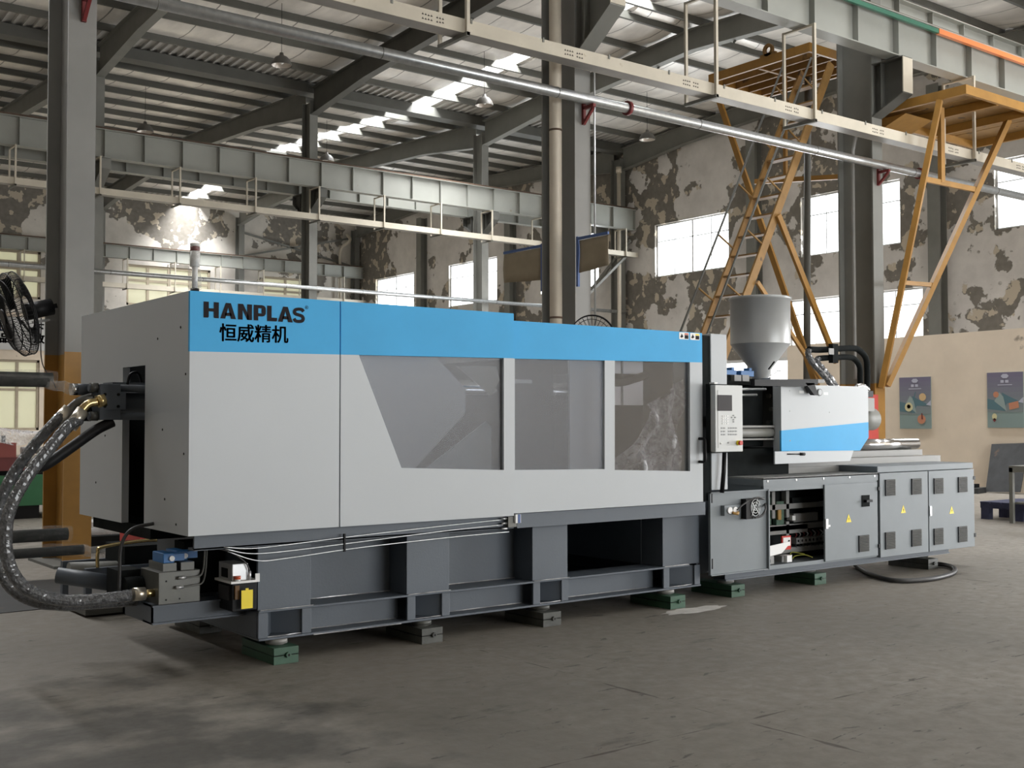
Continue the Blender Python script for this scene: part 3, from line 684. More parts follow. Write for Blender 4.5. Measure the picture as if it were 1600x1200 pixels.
# pipes
def pipe(name, y, z, r, x0, x1, label, cat='pipe', m=None):
    t = thing(name, ((x0 + x1) / 2, y, z - r), label, cat)
    M().cyl((x0, y, z), (x1, y, z), r, m or MT['galv'], n=18).build('tube', t)
    x = x0 + 1.7
    while x < x1:
        M().cyl((x, y, z), (x + .012, y, z), r + .003, MT['steel_d'], n=18).build('joint', t); x += 3.0
    return t
gp = pipe('galvanised_pipe', 12.93, 6.45, .078, -3, 33.6, 'shiny galvanised pipe running diagonally across the whole view above the machine')
M().cyl((12.1, 12.93, 6.45), (12.16, 12.93, 6.45), .112, MT['redp']).build('clamp', gp)
M().cyl((19.9, 12.93, 6.45), (19.96, 12.93, 6.45), .112, MT['redp']).build('clamp', gp)
pipe('galvanised_pipe', 36.0, 6.27, .07, -2, 33.6, 'thin galvanised pipe along the middle columns seen over the blue band')
pipe('galvanised_pipe', 58.1, 9.2, .07, -2, 33.6, 'thin galvanised pipe in front of the back wall windows')
for x, lb in ((3.93, 'far left column'), (11.36, 'drain pipe column'), (18.8, 'thick column between the platforms')):
    b = M(); b.bar((x, 13.08, 6.1), (x, 13.08, 6.42), .05, .05, MT['redp']).bar((x, 13.08, 6.35), (x, 12.83, 6.35), .05, .05, MT['redp']).bar((x, 13.07, 6.12), (x, 12.86, 6.32), .04, .04, MT['redp'])
    tag(b.build('pipe_bracket'), 'dark red pipe bracket on the ' + lb, 'bracket')
t = thing('drain_pipe', (11.02, 13.34, 0), 'cream plastic drain pipe running up the column behind the blue band', 'pipe')
M().cyl((11.02, 13.34, 0), (11.02, 13.34, 12.9), .095, MT['pvc'], n=20).build('tube', t)
for z in (3.15, 6.0, 9.0): M().cyl((11.02, 13.34, z), (11.02, 13.34, z + .03), .101, MT['rail'], n=20).build('pipe_clamp', t)
t = thing('drain_pipe', (33.2, 36.0, 0), 'thin cream drain pipe in the corner by the gable wall', 'pipe')
M().cyl((33.15, 35.9, 0), (33.15, 35.9, 12.4), .085, MT['pvc']).build('tube', t); M().cyl((33.15, 35.9, 12.2), (33.15, 35.9, 12.45), .12, MT['pvc']).build('collar', t)
t = thing('drain_pipe', (33.1, 59.0, 0), 'distant white drain pipe with a bend at the back corner', 'pipe')
M().tube(bez([(33.1, 59.3, 12.6), (33.1, 59.0, 12.2), (32.6, 59.2, 11.6), (32.6, 59.2, 10), (32.6, 59.2, 7)]), .09, MT['pvc']).build('tube', t)
o = M().tube([(11.56, 13.06, 2), (11.56, 13.06, 12.4)], .016, MT['galv'], n=6).build('conduit'); tag(o, 'thin conduit running up the right edge of the drain pipe column', 'pipe')
o = M().tube(bez([(18.45, 13.4, 2.4), (18.45, 13.4, 6.2), (18.5, 13.4, 6.9), (18.6, 13.3, 7.3)]), .035, MT['steel_l'], n=8).build('conduit'); tag(o, 'grey conduit bending at the top of the thick column', 'pipe')
# busbar on the near girder
q0, q1, q2 = YP(1300, 0, 12.45), YP(1465, 52, 12.45), YP(1600, 95, 12.45)
t = thing('conductor_busbar', (q1.x, 12.45, 9.0), 'green and orange busbar fixed along the top of the near girder', 'busbar')
zb_ = (q1.z + q2.z) / 2
M().box(12, 12.42, zb_ - .04, q1.x, 12.48, zb_ + .04, MT['greenpipe']).build('green_section', t)
M().box(q1.x, 12.41, zb_ - .05, 30, 12.49, zb_ + .05, MT['orangepipe']).build('orange_section', t)
# wall braces
for a, b_ in (((26.6, 59.4, 12.1), (33.3, 59.4, 10.8)), ((26.6, 59.4, 10.8), (33.3, 59.4, 12.4))):
    o = M().bar(a, b_, .1, .1, MT['steel']).build('wall_brace'); tag(o, 'grey diagonal brace on the back wall ' + ('falling to the corner' if a[2] > b_[2] else 'rising to the corner'), 'brace')
o = M().bar((33.5, 35.6, 9.3), (33.5, 39.8, 6.1), .12, .12, MT['steel']).build('wall_brace'); tag(o, 'grey diagonal brace below the girder end near the left canvas', 'brace')
o = M().bar((33.5, 31.6+4.0, 9.2-.4), (30.5, 35.6, 6.3), .1, .1, MT['steel']).build('wall_brace'); tag(o, 'grey diagonal brace behind the canvas on the drain pipe column', 'brace')

# pendant lamps
def lamp(x, y, z, label):
    t = thing('pendant_lamp', (x, y, z), label, 'lamp', None)
    M().lathe((x, y), [(.30, z), (.29, z + .06), (.25, z + .16), (.17, z + .25), (.07, z + .3), (.05, z + .38), (0, z + .38)], MT['lampsh']).build('shade', t)
    M().lathe((x, y), [(.285, z + .01), (.24, z + .14), (.15, z + .23), (0, z + .27)], MT['lampin']).build('reflector', t)
    M().lathe((x, y), [(0, z + .03), (.07, z + .08), (.08, z + .16), (.04, z + .24)], MT['white'], 12).build('bulb', t)
    M().cyl((x, y, z + .38), (x, y, 13.6 + .6 * (1 - abs((y - (24.95 if y < 36.4 else 47.95)) / 11.45)) - .04), .008, MT['black'], n=6).build('cord', t)
lamp(14.75, 30.35, 11.95, 'pendant lamp at upper left, its pale inner rim showing below the shiny pipe')
lamp(22.0, 30.3, 11.98, 'pendant lamp beside the row of bright skylights')
lamp(29.5, 30.4, 11.98, 'pendant lamp hanging near the gable wall right of the drain pipe column')
lamp(21.8, 40.75, 12.0, 'pendant lamp half hidden by the long middle girder')
lamp(14.43, 40.7, 12.05, 'small dark pendant lamp above the girder right of the far left column')

# canvas flags on blue swing arms
def flag(x, y0, sgn, zt, ln, drop, label):
    t = thing('canvas_flag', (x, y0, zt - drop), label, 'canvas')
    if True: M().box(x - .02, y0 - .02, zt - .72, x + .02, y0 + .02, zt + .03, MT['blue_s']).build('post', t)
    M().bar((x, y0, zt), (x, y0 + sgn * ln, zt + .0), .03, .04, MT['blue_s']).build('arm', t)
    b = M(); n = 10; vs = []
    for i in range(n + 1):
        u = i / n
        for k in range(5): vs.append((x + .012 * math.sin(u * 9 + k), y0 + sgn * (.03 + (ln - .03) * u), zt - .03 - drop * k / 4 - (.05 * (1 - u) if k == 4 else 0)))
    b.add(vs, [(i * 5 + k, i * 5 + k + 1, (i + 1) * 5 + k + 1, (i + 1) * 5 + k) for i in range(n) for k in range(4)], MT['cloth'], True)
    c = b.build('canvas', t); s = c.modifiers.new('s', 'SOLIDIFY'); s.thickness = .006
q = U(903, 373, 1, 13.03); flag(q.x, 13.03, -1, q.z, .68, .44, 'brown canvas on a blue swing arm on the right of the drain pipe column')
q = U(849, 384, 1, 13.95); flag(q.x - .02, 13.95, 1, q.z, 1.0, .46, 'brown canvas on a swing arm left of the drain pipe column')

# ================================================================== ACCESS LADDER AND PLATFORMS
def yb(p0, p1, w, h, parent, name='strut', m=None): return M().bar(p0, p1, w, h, m or MT['yellow']).build(name, parent)
YL0, YL1 = 14.0, 14.7            # near and far stringer planes
T = YP(1299, 100, YL0); Bm = YP(1100, 640, YL0)
dirS = (T - Bm).normalized()
lad = thing('access_ladder', (Bm.x, YL0 + .35, max(0, Bm.z)), 'ochre stepped ladder with handrails climbing behind the hopper to the far platform', 'ladder')
k0 = -Bm.z / dirS.z
foot = Bm + dirS * k0 + dirS * 0.02
def onS(t, y): p = foot + (T - foot) * t; return Vector((p.x, y, p.z))
for y in (YL0, YL1):
    M().bar(onS(0, y), onS(1, y), .045, .17, MT['yellowd']).build('stringer', lad)
n = 22; treads = None
for i in range(1, n):
    p = onS(i / n, 0)
    M().box(p.x - .1, YL0 + .02, p.z - .03, p.x + .1, YL1 - .02, p.z, MT['yellowd']).build('tread', lad)
pr = Vector((-dirS.z, 0, dirS.x)) * .55
for y in (YL0, YL1):
    o = M().cyl(onS(.08, y) + pr, onS(.97, y) + pr, .021, MT['steel_d'], n=8).build('handrail', lad)
    for i in range(1, 8):
        p = onS(.08 + i * .12, y); M().cyl(p, p + pr, .018, MT['yellowd'], n=6).build('rail_post', lad)
# far platform
pz = YP(1265, 80, 14.15).z
a = YP(1265, 80, 14.15); fy = (a.x / (XP(1107, 133, a.x).x)) ; far = XP(1107, 133, a.x)
pl = thing('access_platform', (a.x + .9, (14.15 + far.y) / 2, pz), 'ochre platform high behind the tray at the head of the ladder', 'platform')
x0, x1, y0, y1 = a.x, a.x + 1.9, 14.15, far.y
M().box(x0, y0, pz, x0 + .06, y1, pz + .18, MT['yellow']).box(x1 - .06, y0, pz, x1, y1, pz + .18, MT['yellow']).box(x0 + .06, y0, pz, x1 - .06, y0 + .06, pz + .178, MT['yellow']).box(x0 + .06, y1 - .06, pz, x1 - .06, y1, pz + .178, MT['yellow']).build('edge_frame', pl)
for k in range(4):
    xx = x0 + .42 * (k + .9); M().box(xx, y0 + .06, pz, xx + .05, y1 - .06, pz + .16, MT['yellowd']).build('joist', pl)
M().box(x0 + .06, (y0 + y1) / 2 - .03, pz - .01, x1 - .06, (y0 + y1) / 2 + .03, pz + .0, MT['yellowd']).build('cross_bar', pl)
for k in range(6):
    xx = x0 + .06 + k * .3; M().box(xx, y0 + .06, pz + .165, xx + .26, y1 - .06, pz + .176, MT['yellowd']).build('deck_plank', pl)
lug = M(); c = Vector((x0 + .03, y0 + 1.05, pz + .18)); ring = []
for i in range(16):
    an = 2 * math.pi * i / 16; ring.append((c.y + .13 * math.cos(an), c.z + .12 + .13 * math.sin(an)))
inn = [(c.y + .07 * math.cos(2 * math.pi * i / 16), c.z + .12 + .07 * math.sin(2 * math.pi * i / 16)) for i in range(16)]
for i in range(16):
    j = (i + 1) % 16; lug.prism([ring[i], ring[j], inn[j], inn[i]], 0, c.x - .03, c.x + .03, MT['yellowd'])
lug.box(c.x - .03, c.y - .2, c.z - .0, c.x + .03, c.y + .2, c.z + .05, MT['yellowd']); lug.build('lifting_lug', pl)
# struts that carry it
e0 = Vector((x0 + .03, y1 - .1, pz)); cf = YP(1342, 690, 14.0)
sf = YP(1330, 640, 13.98)
yb(e0, (18.2, 13.99, 2.0), .06, .12, pl)
s0 = onS(.63, YL0 - .06); yb(s0, (18.62, 13.95, 2.75), .06, .12, pl)
M().cyl((x1 - .5, 15.3, pz), (18.4, 14.5, 2.0), .07, MT['steel_d']).build('pipe_strut', pl)
yb((x0 + .9, 15.5, pz), (x0 + .9, 15.5, pz - 2.2), .07, .07, pl, 'hanger')
yb((x0 + .5, 16.0, pz - 2.2), (x0 + 1.9, 14.1, pz - 2.2), .07, .1, pl, 'tie')
yb((x1 - .1, 14.2, pz), (x1 - .1, 14.2, pz - 1.5), .06, .06, pl, 'hanger')
yb(s0 + Vector((-.6, 0, -1.3)), (18.2, 13.99, 2.4), .05, .08, pl)

# near platform
nz = YP(1513, 147, 11.45).z; XL = 19.15
np_ = thing('access_platform', (20.6, 12.4, nz), 'ochre platform jutting toward the viewer at upper right on slanted struts', 'platform')
y0, y1, x1 = 11.45, 13.75, 23.2
M().box(XL, y0, nz, XL + .07, y1, nz + .17, MT['yellow']).box(XL + .07, y0, nz, x1, y0 + .07, nz + .168, MT['yellow']).box(x1 - .07, y0 + .07, nz, x1, y1, nz + .168, MT['yellow']).box(XL + .07, y1 - .07, nz, x1 - .07, y1, nz + .168, MT['yellow']).build('edge_frame', np_)
for xx in (20.3, 21.5): M().box(xx, y0 + .07, nz - .01, xx + .07, y1 - .07, nz + .15, MT['yellow']).build('joist', np_)
for k in range(5):
    xx = XL + .07 + k * .8; M().box(xx, y0 + .07, nz + .155, xx + .76, y1 - .07, nz + .166, MT['yellowd']).build('deck_plate', np_)
q = YP(1400, 480, 12.7)
b1 = YP(1377, 606, 13.03)
t1 = Vector((XL + .03, XP(1467, 160, XL).y, nz)); t2 = YP(1575, 188, t1.y); t2.z = nz
yb(t1, b1, .13, .1, np_); yb(t2, b1 + Vector((.14, -.02, .04)), .13, .1, np_)
def lerp(a, b, t): return a + (b - a) * t
c1, c2 = lerp(t1, b1, .27), lerp(t2, b1 + Vector((.14, -.02, .04)), .27)
yb(c1, c2, .06, .1, np_, 'cross_bar'); mdl = lerp(c1, c2, .33)
yb(Vector((mdl.x, mdl.y, nz)), mdl, .12, .08, np_, 'hanger')
yb(lerp(t1, b1, .63), lerp(t2, b1 + Vector((.14, -.02, .04)), .63), .06, .08, np_, 'cross_bar')
M().prism([(12.9, nz), (13.7, nz), (13.7, nz - .3)], 0, XL + .3, XL + 1.2, MT['yellow']).build('gusset', np_)

# ================================================================== PARTITION WALL POSTERS, RIGHT-HAND ITEMS
def poster(y0, y1, z0, z1, label, kind):
    """y0 > y1: left and right edge as seen"""
    t = thing('poster', (PX - .01, (y0 + y1) / 2, z0), label, 'poster')
    M().box(PX - .02, y1, z0, PX - .002, y0, z1, MT['teal1']).build('board', t)
    X = PX - .022
    def P(u, v): return (X, y0 + (y1 - y0) * u, z0 + (z1 - z0) * (1 - v))
    def poly(name, uv, m, dx=0):
        b = M(); vs = [Vector(P(u, v)) - Vector((dx, 0, 0)) for u, v in uv]; b.add(vs, [tuple(range(len(vs)))], m); return b.build(name, t)
    # the printed sky shades from violet to grey teal in bands
    for k in range(8):
        c0, c1 = (0.165, 0.15, 0.22), (0.20, 0.235, 0.24); f = k / 7
        mm = D.materials.get(f'poster_band_{k}') or mat(f'poster_band_{k}', tuple(c0[i] + (c1[i] - c0[i]) * f for i in range(3)), .45)
        poly('print', [(0, k * .09), (1, k * .09), (1, (k + 1) * .09), (0, (k + 1) * .09)], mm)
    poly('print', [(0, .47), (.32, .52), (.52, .66), (.5, .70), (0, .66)], MT['teal2'], .001)
    poly('print', [(.40, .36), (.62, .44), (1, .56), (.55, .56), (.50, .62)], MT['teal2'], .001)
    poly('print', [(.34, .36), (.45, .44), (.54, .70), (.2, .52)], MT['teal3'], .002)
    poly('print', [(.85, .54), (1, .45), (1, .56)], MT['pale'], .002)
    def disc(u, v, r, m, n=14, s=1.0): poly('print', [(u + r * math.cos(2 * math.pi * i / n), v + s * r * .68 * math.sin(2 * math.pi * i / n)) for i in range(n)], m, .003)
    disc(.5, .07, .11, MT['pale'], 6, .6)
    for k in range(2): poly('print', [(.38 + k * .13, .14), (.47 + k * .13, .14), (.47 + k * .13, .19), (.38 + k * .13, .19)], MT['pale'], .002)
    poly('print', [(.3, .22), (.7, .22), (.7, .235), (.3, .235)], MT['pale'], .002)
    if kind:
        disc(.30, .58, .13, MT['food1']); disc(.30, .57, .06, MT['teal3']); disc(.74, .39, .11, MT['food3']); disc(.70, .82, .13, MT['food2'])
        poly('print', [(.5, .30), (.54, .28), (.48, .42), (.42, .46)], MT['teal2'], .004); poly('print', [(.70, .70), (.73, .70), (.75, .82), (.70, .82)], MT['maroon'], .004)
    else:
        disc(.25, .40, .08, MT['food2']); poly('print', [(.6, .56), (.86, .52), (.88, .64), (.62, .68)], MT['food2'], .003); disc(.2, .80, .07, MT['food1'], 10, 1.3); disc(.2, .86, .05, MT['maroon'], 4, 1.2)
    return t
poster(XP(1406, 600, PX).y, XP(1455, 600, PX).y, 1.42, 2.66, 'violet and teal poster left on the cream partition, with three dishes printed on it', 1)
poster(XP(1543, 600, PX).y, XP(1599.5, 600, PX).y, 1.45, 2.70, 'violet and teal poster right on the cream partition at the frame edge', 0)
# leaning plate
b = M(); b.prism([(14.02, .02), (13.22, .05), (13.24, 1.12), (14.1, 1.08)], 0, 24.0, 24.03, MT['slab'])
ob = b.build('steel_plate'); tag(ob, 'dark steel plate leaning on the cream partition', 'plate')
for v in ob.data.vertices: v.co.x += .4 * v.co.z
t = thing('plate_offcut', (23.7, 14.1, 0), 'small dark offcut lying left of the leaning plate', 'scrap')
M().prism([(23.5, 13.9), (24.1, 14.05), (23.9, 14.45), (23.4, 14.2)], 2, 0.0, .12, MT['slab']).prism([(23.6, 14.1), (23.9, 14.1), (23.85, 14.3)], 2, .12, .2, MT['black']).build('piece', t)
# pallet
pa = YP(1533, 800, 10.5); pl_ = thing('pallet', (18.2, 9.9, 0), 'dark blue wooden pallet on the floor right of the vented cabinets', 'pallet')
for k in range(7): M().box(17.55, 10.35 - k * .19 - .16, .26, 18.75, 10.35 - k * .19, .285, MT['navy']).build('plank', pl_)
for xx in (17.56, 18.1, 18.62): M().box(xx, 9.02, .18, xx + .1, 10.35, .26, MT['navy']).build('stringer_board', pl_)
for xx in (17.56, 18.1, 18.62):
    for yy in (10.2, 9.62, 9.04): M().box(xx, yy, 0, xx + .12, yy + .14, .18, MT['navy']).build('block', pl_)
# bench with the leg in front of the pallet
bn = thing('work_bench', (18.0, 8.8, 0), 'grey steel work bench cut off by the right frame edge', 'bench')
bx0, by1, bz = 17.15, 9.62, .9
M().box(bx0, by1 - 1.7, bz - .03, bx0 + 1.86, by1, bz, MT['bench']).build('bench_top', bn)
M().box(bx0 + .0, by1 - 1.7, bz - .1, bx0 + 1.86, by1 - 1.66, bz - .03, MT['bench']).box(bx0, by1 - .04, bz - .1, bx0 + 1.86, by1, bz - .03, MT['bench']).box(bx0, by1 - 1.66, bz - .1, bx0 + .04, by1 - .04, bz - .03, MT['bench']).build('apron', bn)
for xx in (bx0, bx0 + 1.80):
    for yy in (by1 - 1.7, by1 - .06): M().box(xx, yy, 0, xx + .06, yy + .06, bz - .03, MT['bench']).build('leg', bn)
M().box(bx0 + .06, by1 - 1.64, .3, bx0 + 1.80, by1 - .06, .33, MT['bench']).build('shelf', bn)
o = M().box(17.4, 9.1, bz, 17.75, 9.5, bz + .04, MT['black']).box(17.45, 9.15, bz + .04, 17.6, 9.3, bz + .09, MT['slab']).build('tool_box'); tag(o, 'small black item lying on the grey bench', 'tool')

# ================================================================== INJECTION MOULDING MACHINE, clamping half
YF = 6.9
mach = thing('injection_molding_machine', (5.1, 8.0, .15), 'large light grey and blue injection moulding machine with windowed guard doors', 'machine')
G, Bc, DK = MT['mgrey'], MT['mblue'], MT['mdark']
# --- base frame
b = M()
posts = [(3.30, 3.69), (4.46, 4.83), (5.62, 5.98), (7.05, 7.5)]
b.box(3.30, 7.08, .15, 7.5, 8.95, .165, DK)                                   # bottom plate
b.box(3.30, 7.08, .335, 7.5 if False else 7.36, 7.36, .350, DK)                 # ledge
for x0, x1 in posts:
    b.box(x0, 7.10, .35, x1, 7.12, .87, DK)
    b.box(x0, 7.12, .35, x0 + .015, 7.36, .87, DK).box(x1 - .015, 7.12, .35, x1, 7.36, .87, DK)
    # foot pocket: two flanges and a folded web
    b.box(x0, 7.09, .165, x0 + .07, 7.11, .335, DK).box(x1 - .07, 7.09, .165, x1, 7.11, .335, DK)
    xm = x0 + (x1 - x0) * .42
    b.prism([(x0 + .07, 7.11), (xm, 7.24), (xm, 7.255), (x0 + .06, 7.12)], 2, .165, .335, DK).prism([(xm, 7.24), (x1 - .07, 7.11), (x1 - .06, 7.12), (xm, 7.255)], 2, .165, .335, DK)
for x0, x1 in ((3.69, 4.46), (4.83, 5.62)): b.box(x0, 7.34, .35, x1, 7.36, .87, DK)
for x0, x1 in ((3.69, 4.46), (4.83, 5.62), (5.98, 7.05)): b.box(x0, 7.22, .165, x1, 7.24, .335, DK)
b.box(7.485, 7.12, .165, 7.5, 8.93, .87, DK).box(3.30, 7.12, .165, 3.315, 8.93, .80, DK)
b.box(3.30, 8.93, .165, 7.5, 8.95, .87, DK)
b.box(5.98, 7.36, .35, 5.995, 8.93, .87, DK).box(7.04, 7.36, .35, 7.055, 8.93, .87, DK)
b.box(3.32, 7.14, .86, 7.48, 8.93, .875, DK).box(2.80, 7.72, .80, 3.298, 8.95, .885, MT['blackm'])  # rear beam in black, its shadow put into the colour
base = b.build('base_frame', mach, bevel=.003)
bw = M()
for p, q in (((3.31, 7.078, .352), (3.7, 7.078, .352)), ((3.7, 7.335, .352), (4.46, 7.335, .352)), ((4.83, 7.335, .352), (5.62, 7.335, .352)), ((3.7, 7.076, .152), (4.4, 7.076, .152)),
             ((3.34, 7.10, .168), (3.66, 7.10, .17)), ((4.5, 7.10, .168), (4.8, 7.10, .17)), ((5.66, 7.10, .168), (5.95, 7.10, .17)), ((7.1, 7.10, .168), (7.4, 7.10, .17)), ((3.72, 7.215, .168), (4.44, 7.215, .168)), ((4.86, 7.215, .168), (5.6, 7.215, .168)), ((6.0, 7.215, .168), (7.0, 7.215, .168)), ((4.46, 7.078, .352), (4.83, 7.078, .352)), ((5.62, 7.078, .352), (5.98, 7.078, .352)), ((7.05, 7.078, .352), (7.35, 7.078, .352))):
    bw.tube([Vector(p).lerp(Vector(q), i / 6) for i in range(7)], .0035, MT['weld'], n=5, jit=.4)
bw.build('weld_seam', base, label='bare bright weld lines on the dark base frame')
M().box(2.82, 7.0, .79, 5.36, 7.02, .885, DK).box(2.82, 7.0, .785, 5.36, 7.10, .80, DK).box(2.82, 7.02, .87, 5.36, 7.2, .885, DK).build('guide_rail', mach)
M().box(5.38, 6.985, .785, 7.46, 7.005, .895, DK).box(5.38, 7.005, .785, 7.46, 7.12, .80, DK).box(5.38, 7.005, .88, 7.46, 7.2, .895, DK).build('guide_rail', mach)
# --- covers
def zb(x): return 2.04 + (x - 2.74) * .0155 if x < 5.3 else 2.08 + (x - 5.3) * .016
TH = .025
pn = M(); pn.prism([(2.74, .89), (3.795, .89), (3.795, zb(3.795)), (2.74, zb(2.74))], 1, YF, YF + TH, G).prism([(2.74, zb(2.74)), (3.795, zb(3.795)), (3.795, 2.42), (2.74, 2.42)], 1, YF, YF + TH, Bc)
fp = pn.build('front_panel', mach)
# side panels with the slot for the cylinder
sp = M(); XS = 2.74
sp.box(XS, YF + TH, .89, XS + .02, 7.68, 2.42, G).box(XS, 8.15, .89, XS + .02, 9.09, 2.42, G).box(XS, 7.68, 1.985, XS + .02, 8.15, 2.42, G)
sp.box(XS, 8.13, .89, XS + .05, 8.15, 1.985, G)
sp.build('side_panel', mach)
for y, z in ((7.35, 1.55), (7.3, 1.1), (7.05, 2.2), (7.1, .95), (7.45, 2.15), (8.5, 1.5), (8.7, 1.15), (6.96, 1.9), (6.98, 1.4)): M().cyl((XS - .003, y, z), (XS, y, z), .008, MT['black'], n=8).build('rivet', mach)
# guard door one
def door(name, x0, x1, y, z0, z1, holes, m_top=True):
    """sheet door with window cut-outs; hole = (x_top0, x_top1, x_bot0, x_bot1, zt0, zt1, zb0, zb1)"""
    b = M(); zt = lambda x: zb(x)
    b.prism([(x0, zt(x0)), (x1, zt(x1)), (x1, z1), (x0, z1)], 1, y, y + TH, Bc)
    x = x0; px_ = x0
    zl = min(h[6] for h in holes); L = [(x0, zt(x0)), (x0, z0)]
    cur_t, cur_b = x0, x0
    for (xt0, xt1, xb0, xb1, zt0, zt1, zb0, zb1) in holes:
        b.prism([(cur_t, zt(cur_t)), (cur_b, prevz if cur_b != x0 else z0), (cur_b, z0), (xb0, z0), (xb0, zb0), (xt0, zt(xt0))], 1, y, y + TH, G)
        b.prism([(xb0, z0), (xb1, z0), (xb1, zb1), (xb0, zb0)], 1, y, y + TH, G)
        cur_t, cur_b, prevz = xt1, xb1, zb1
    b.prism([(cur_t, zt(cur_t)), (cur_b, prevz), (cur_b, z0), (x1, z0), (x1, zt(x1))], 1, y, y + TH, G)
    b.box(x0, y + TH, z0, x0 + .012, y + .07, z1, G).box(x1 - .012, y + TH, z0, x1, y + .07, z1, G)
    return b.build(name, mach)
d1 = door('guard_door', 3.805, 5.285, YF, .89, 2.42, [(3.945, 5.19, 4.29, 5.19, 0, 0, 1.275, 1.237)])
M().prism([(3.92, 2.09), (5.21, 2.11), (5.21, 1.22), (4.27, 1.255)], 1, YF + .03, YF + .038, MT['pane']).build('window_pane', d1)
D2Y = 6.94
d2 = door('guard_door', 5.30, 7.385, D2Y, .903, 2.37, [(5.325, 6.245, 5.325, 6.24, 0, 0, 1.232, 1.215), (6.355, 7.23, 6.35, 7.225, 0, 0, 1.205, 1.172)])
M().prism([(5.31, 2.1), (6.26, 2.11), (6.26, 1.2), (5.31, 1.21)], 1, D2Y + .03, D2Y + .038, MT['pane']).build('window_pane', d2)
M().prism([(6.33, 2.12), (7.25, 2.13), (7.25, 1.16), (6.33, 1.18)], 1, D2Y + .03, D2Y + .038, MT['pane3']).build('window_pane', d2, label='clear window pane showing plastic sheet and dark parts inside')
hd = M(); hd.tube([(7.34, 6.94, 1.45), (7.34, 6.89, 1.45), (7.34, 6.875, 1.44), (7.34, 6.87, 1.42), (7.34, 6.87, 1.28), (7.34, 6.875, 1.26), (7.34, 6.89, 1.25), (7.34, 6.94, 1.25)], .013, MT['black'], n=8); hd.build('handle', d2)
# fixed guard post right of the doors
M().box(7.58, 7.02, .99, 7.79, 7.5, 2.38, G).build('guard_post', mach, bevel=.006)
M().box(7.39, 7.03, .9, 7.58, 7.06, 2.36, MT['blackm']).build('door_gap', mach)
# far side cover with two window openings, and inner machinery
bc = M(); wall_grid(bc, 1, 9.07, 9.09, 2.76, 7.79, .89, 2.38, [(4.2, 5.6, 1.25, 2.1), (5.95, 7.4, 1.2, 2.15)], G); bc.build('rear_cover', mach)
M().box(6.99, 7.28, .9, 7.37, 8.75, 2.33, MT['blackm']).build('platen', mach)
M().box(5.55, 7.3, .9, 6.0, 8.7, 2.1, MT['blackm']).build('platen', mach)
M().box(3.3, 7.3, .9, 3.8, 8.7, 1.95, MT['blackm']).build('platen', mach)
M().box(2.98, 7.0, .9, 3.0, 9.0, 2.35, MT['blackm']).build('dark_backing', mach)  # added black sheet standing in for shade behind the cylinder slot
for y, z in ((7.45, 1.15), (7.45, 1.85), (8.55, 1.15), (8.55, 1.85)): M().cyl((3.3, y, z), (7.4, y, z), .075, MT['chrome']).build('tie_bar', mach)
st = M(); st.lathe((6.65, 7.9), [(.0, 2.02), (.12, 2.02), (.24, 1.9), (.28, 1.75), (.28, .95)], MT['blackm'], 20); st.build('core_block', mach)
# added pale plate imitating reflections, and plastic sheeting, inside pane three
M().box(6.60, 7.26, 1.74, 6.98, 7.27, 2.14, MT['white']).box(6.60, 7.25, 1.96, 7.05, 7.26, 2.01, MT['blackm']).box(6.72, 7.25, 1.74, 6.735, 7.26, 2.14, MT['mdark']).build('reflection_plate', mach)
# toggle platen face and mould parts behind the frosted panes
M().prism([(3.95, 2.2), (4.62, 2.2), (5.02, 1.85), (5.02, 1.66), (4.5, 1.2), (3.95, 1.2)], 1, 7.16, 7.18, MT['white']).build('toggle_plate', mach)
M().prism([(4.93, 2.02), (5.30, 2.03), (5.33, 1.92), (5.25, 1.80)], 1, 7.14, 7.15, MT['pvc']).prism([(4.5, 1.16), (5.25, 1.16), (5.25, 1.56), (5.2, 1.6)], 1, 7.14, 7.15, MT['mgrey']).build('toggle_cover_and_light_patch', mach)  # cream sheet added to imitate the bright rear opening, beside the grey cover
M().box(6.04, 7.14, 1.1, 6.52, 7.16, 2.2, MT['white']).build('platen_face', mach)
M().box(5.45, 7.10, 1.9, 5.62, 7.11, 1.93, MT['white']).build('ejector_scale', mach)
sh = M(); vs = []; nx, nz_ = 26, 22
for i in range(nx + 1):
    for k in range(nz_ + 1):
        u, v = i / nx, k / nz_
        xx = 7.24 - (0.78 - .38 * v + .08 * math.sin(v * 7)) * (1 - u)
        vs.append((xx, 7.05 + .045 * math.sin(u * 13 + v * 4) + .035 * math.sin(v * 11 + u * 9) + .02 * math.sin(u * 31), 1.15 + (.52 + .3 * u) * v))
sh.add(vs, [(i * (nz_ + 1) + k, (i + 1) * (nz_ + 1) + k, (i + 1) * (nz_ + 1) + k + 1, i * (nz_ + 1) + k + 1) for i in range(nx) for k in range(nz_)], MT['film3'], True); sh.build('plastic_sheet', mach)
M().tube(bez([(6.4, 7.2, 1.95), (6.6, 7.15, 1.93), (6.8, 7.15, 1.97), (6.95, 7.2, 2.0)]), .035, MT['blackm']).build('inner_hose', mach)
M().tube([(6.5, 7.2, 2.12), (6.5, 7.2, 1.3)], .012, MT['blackm']).build('inner_conduit', mach)
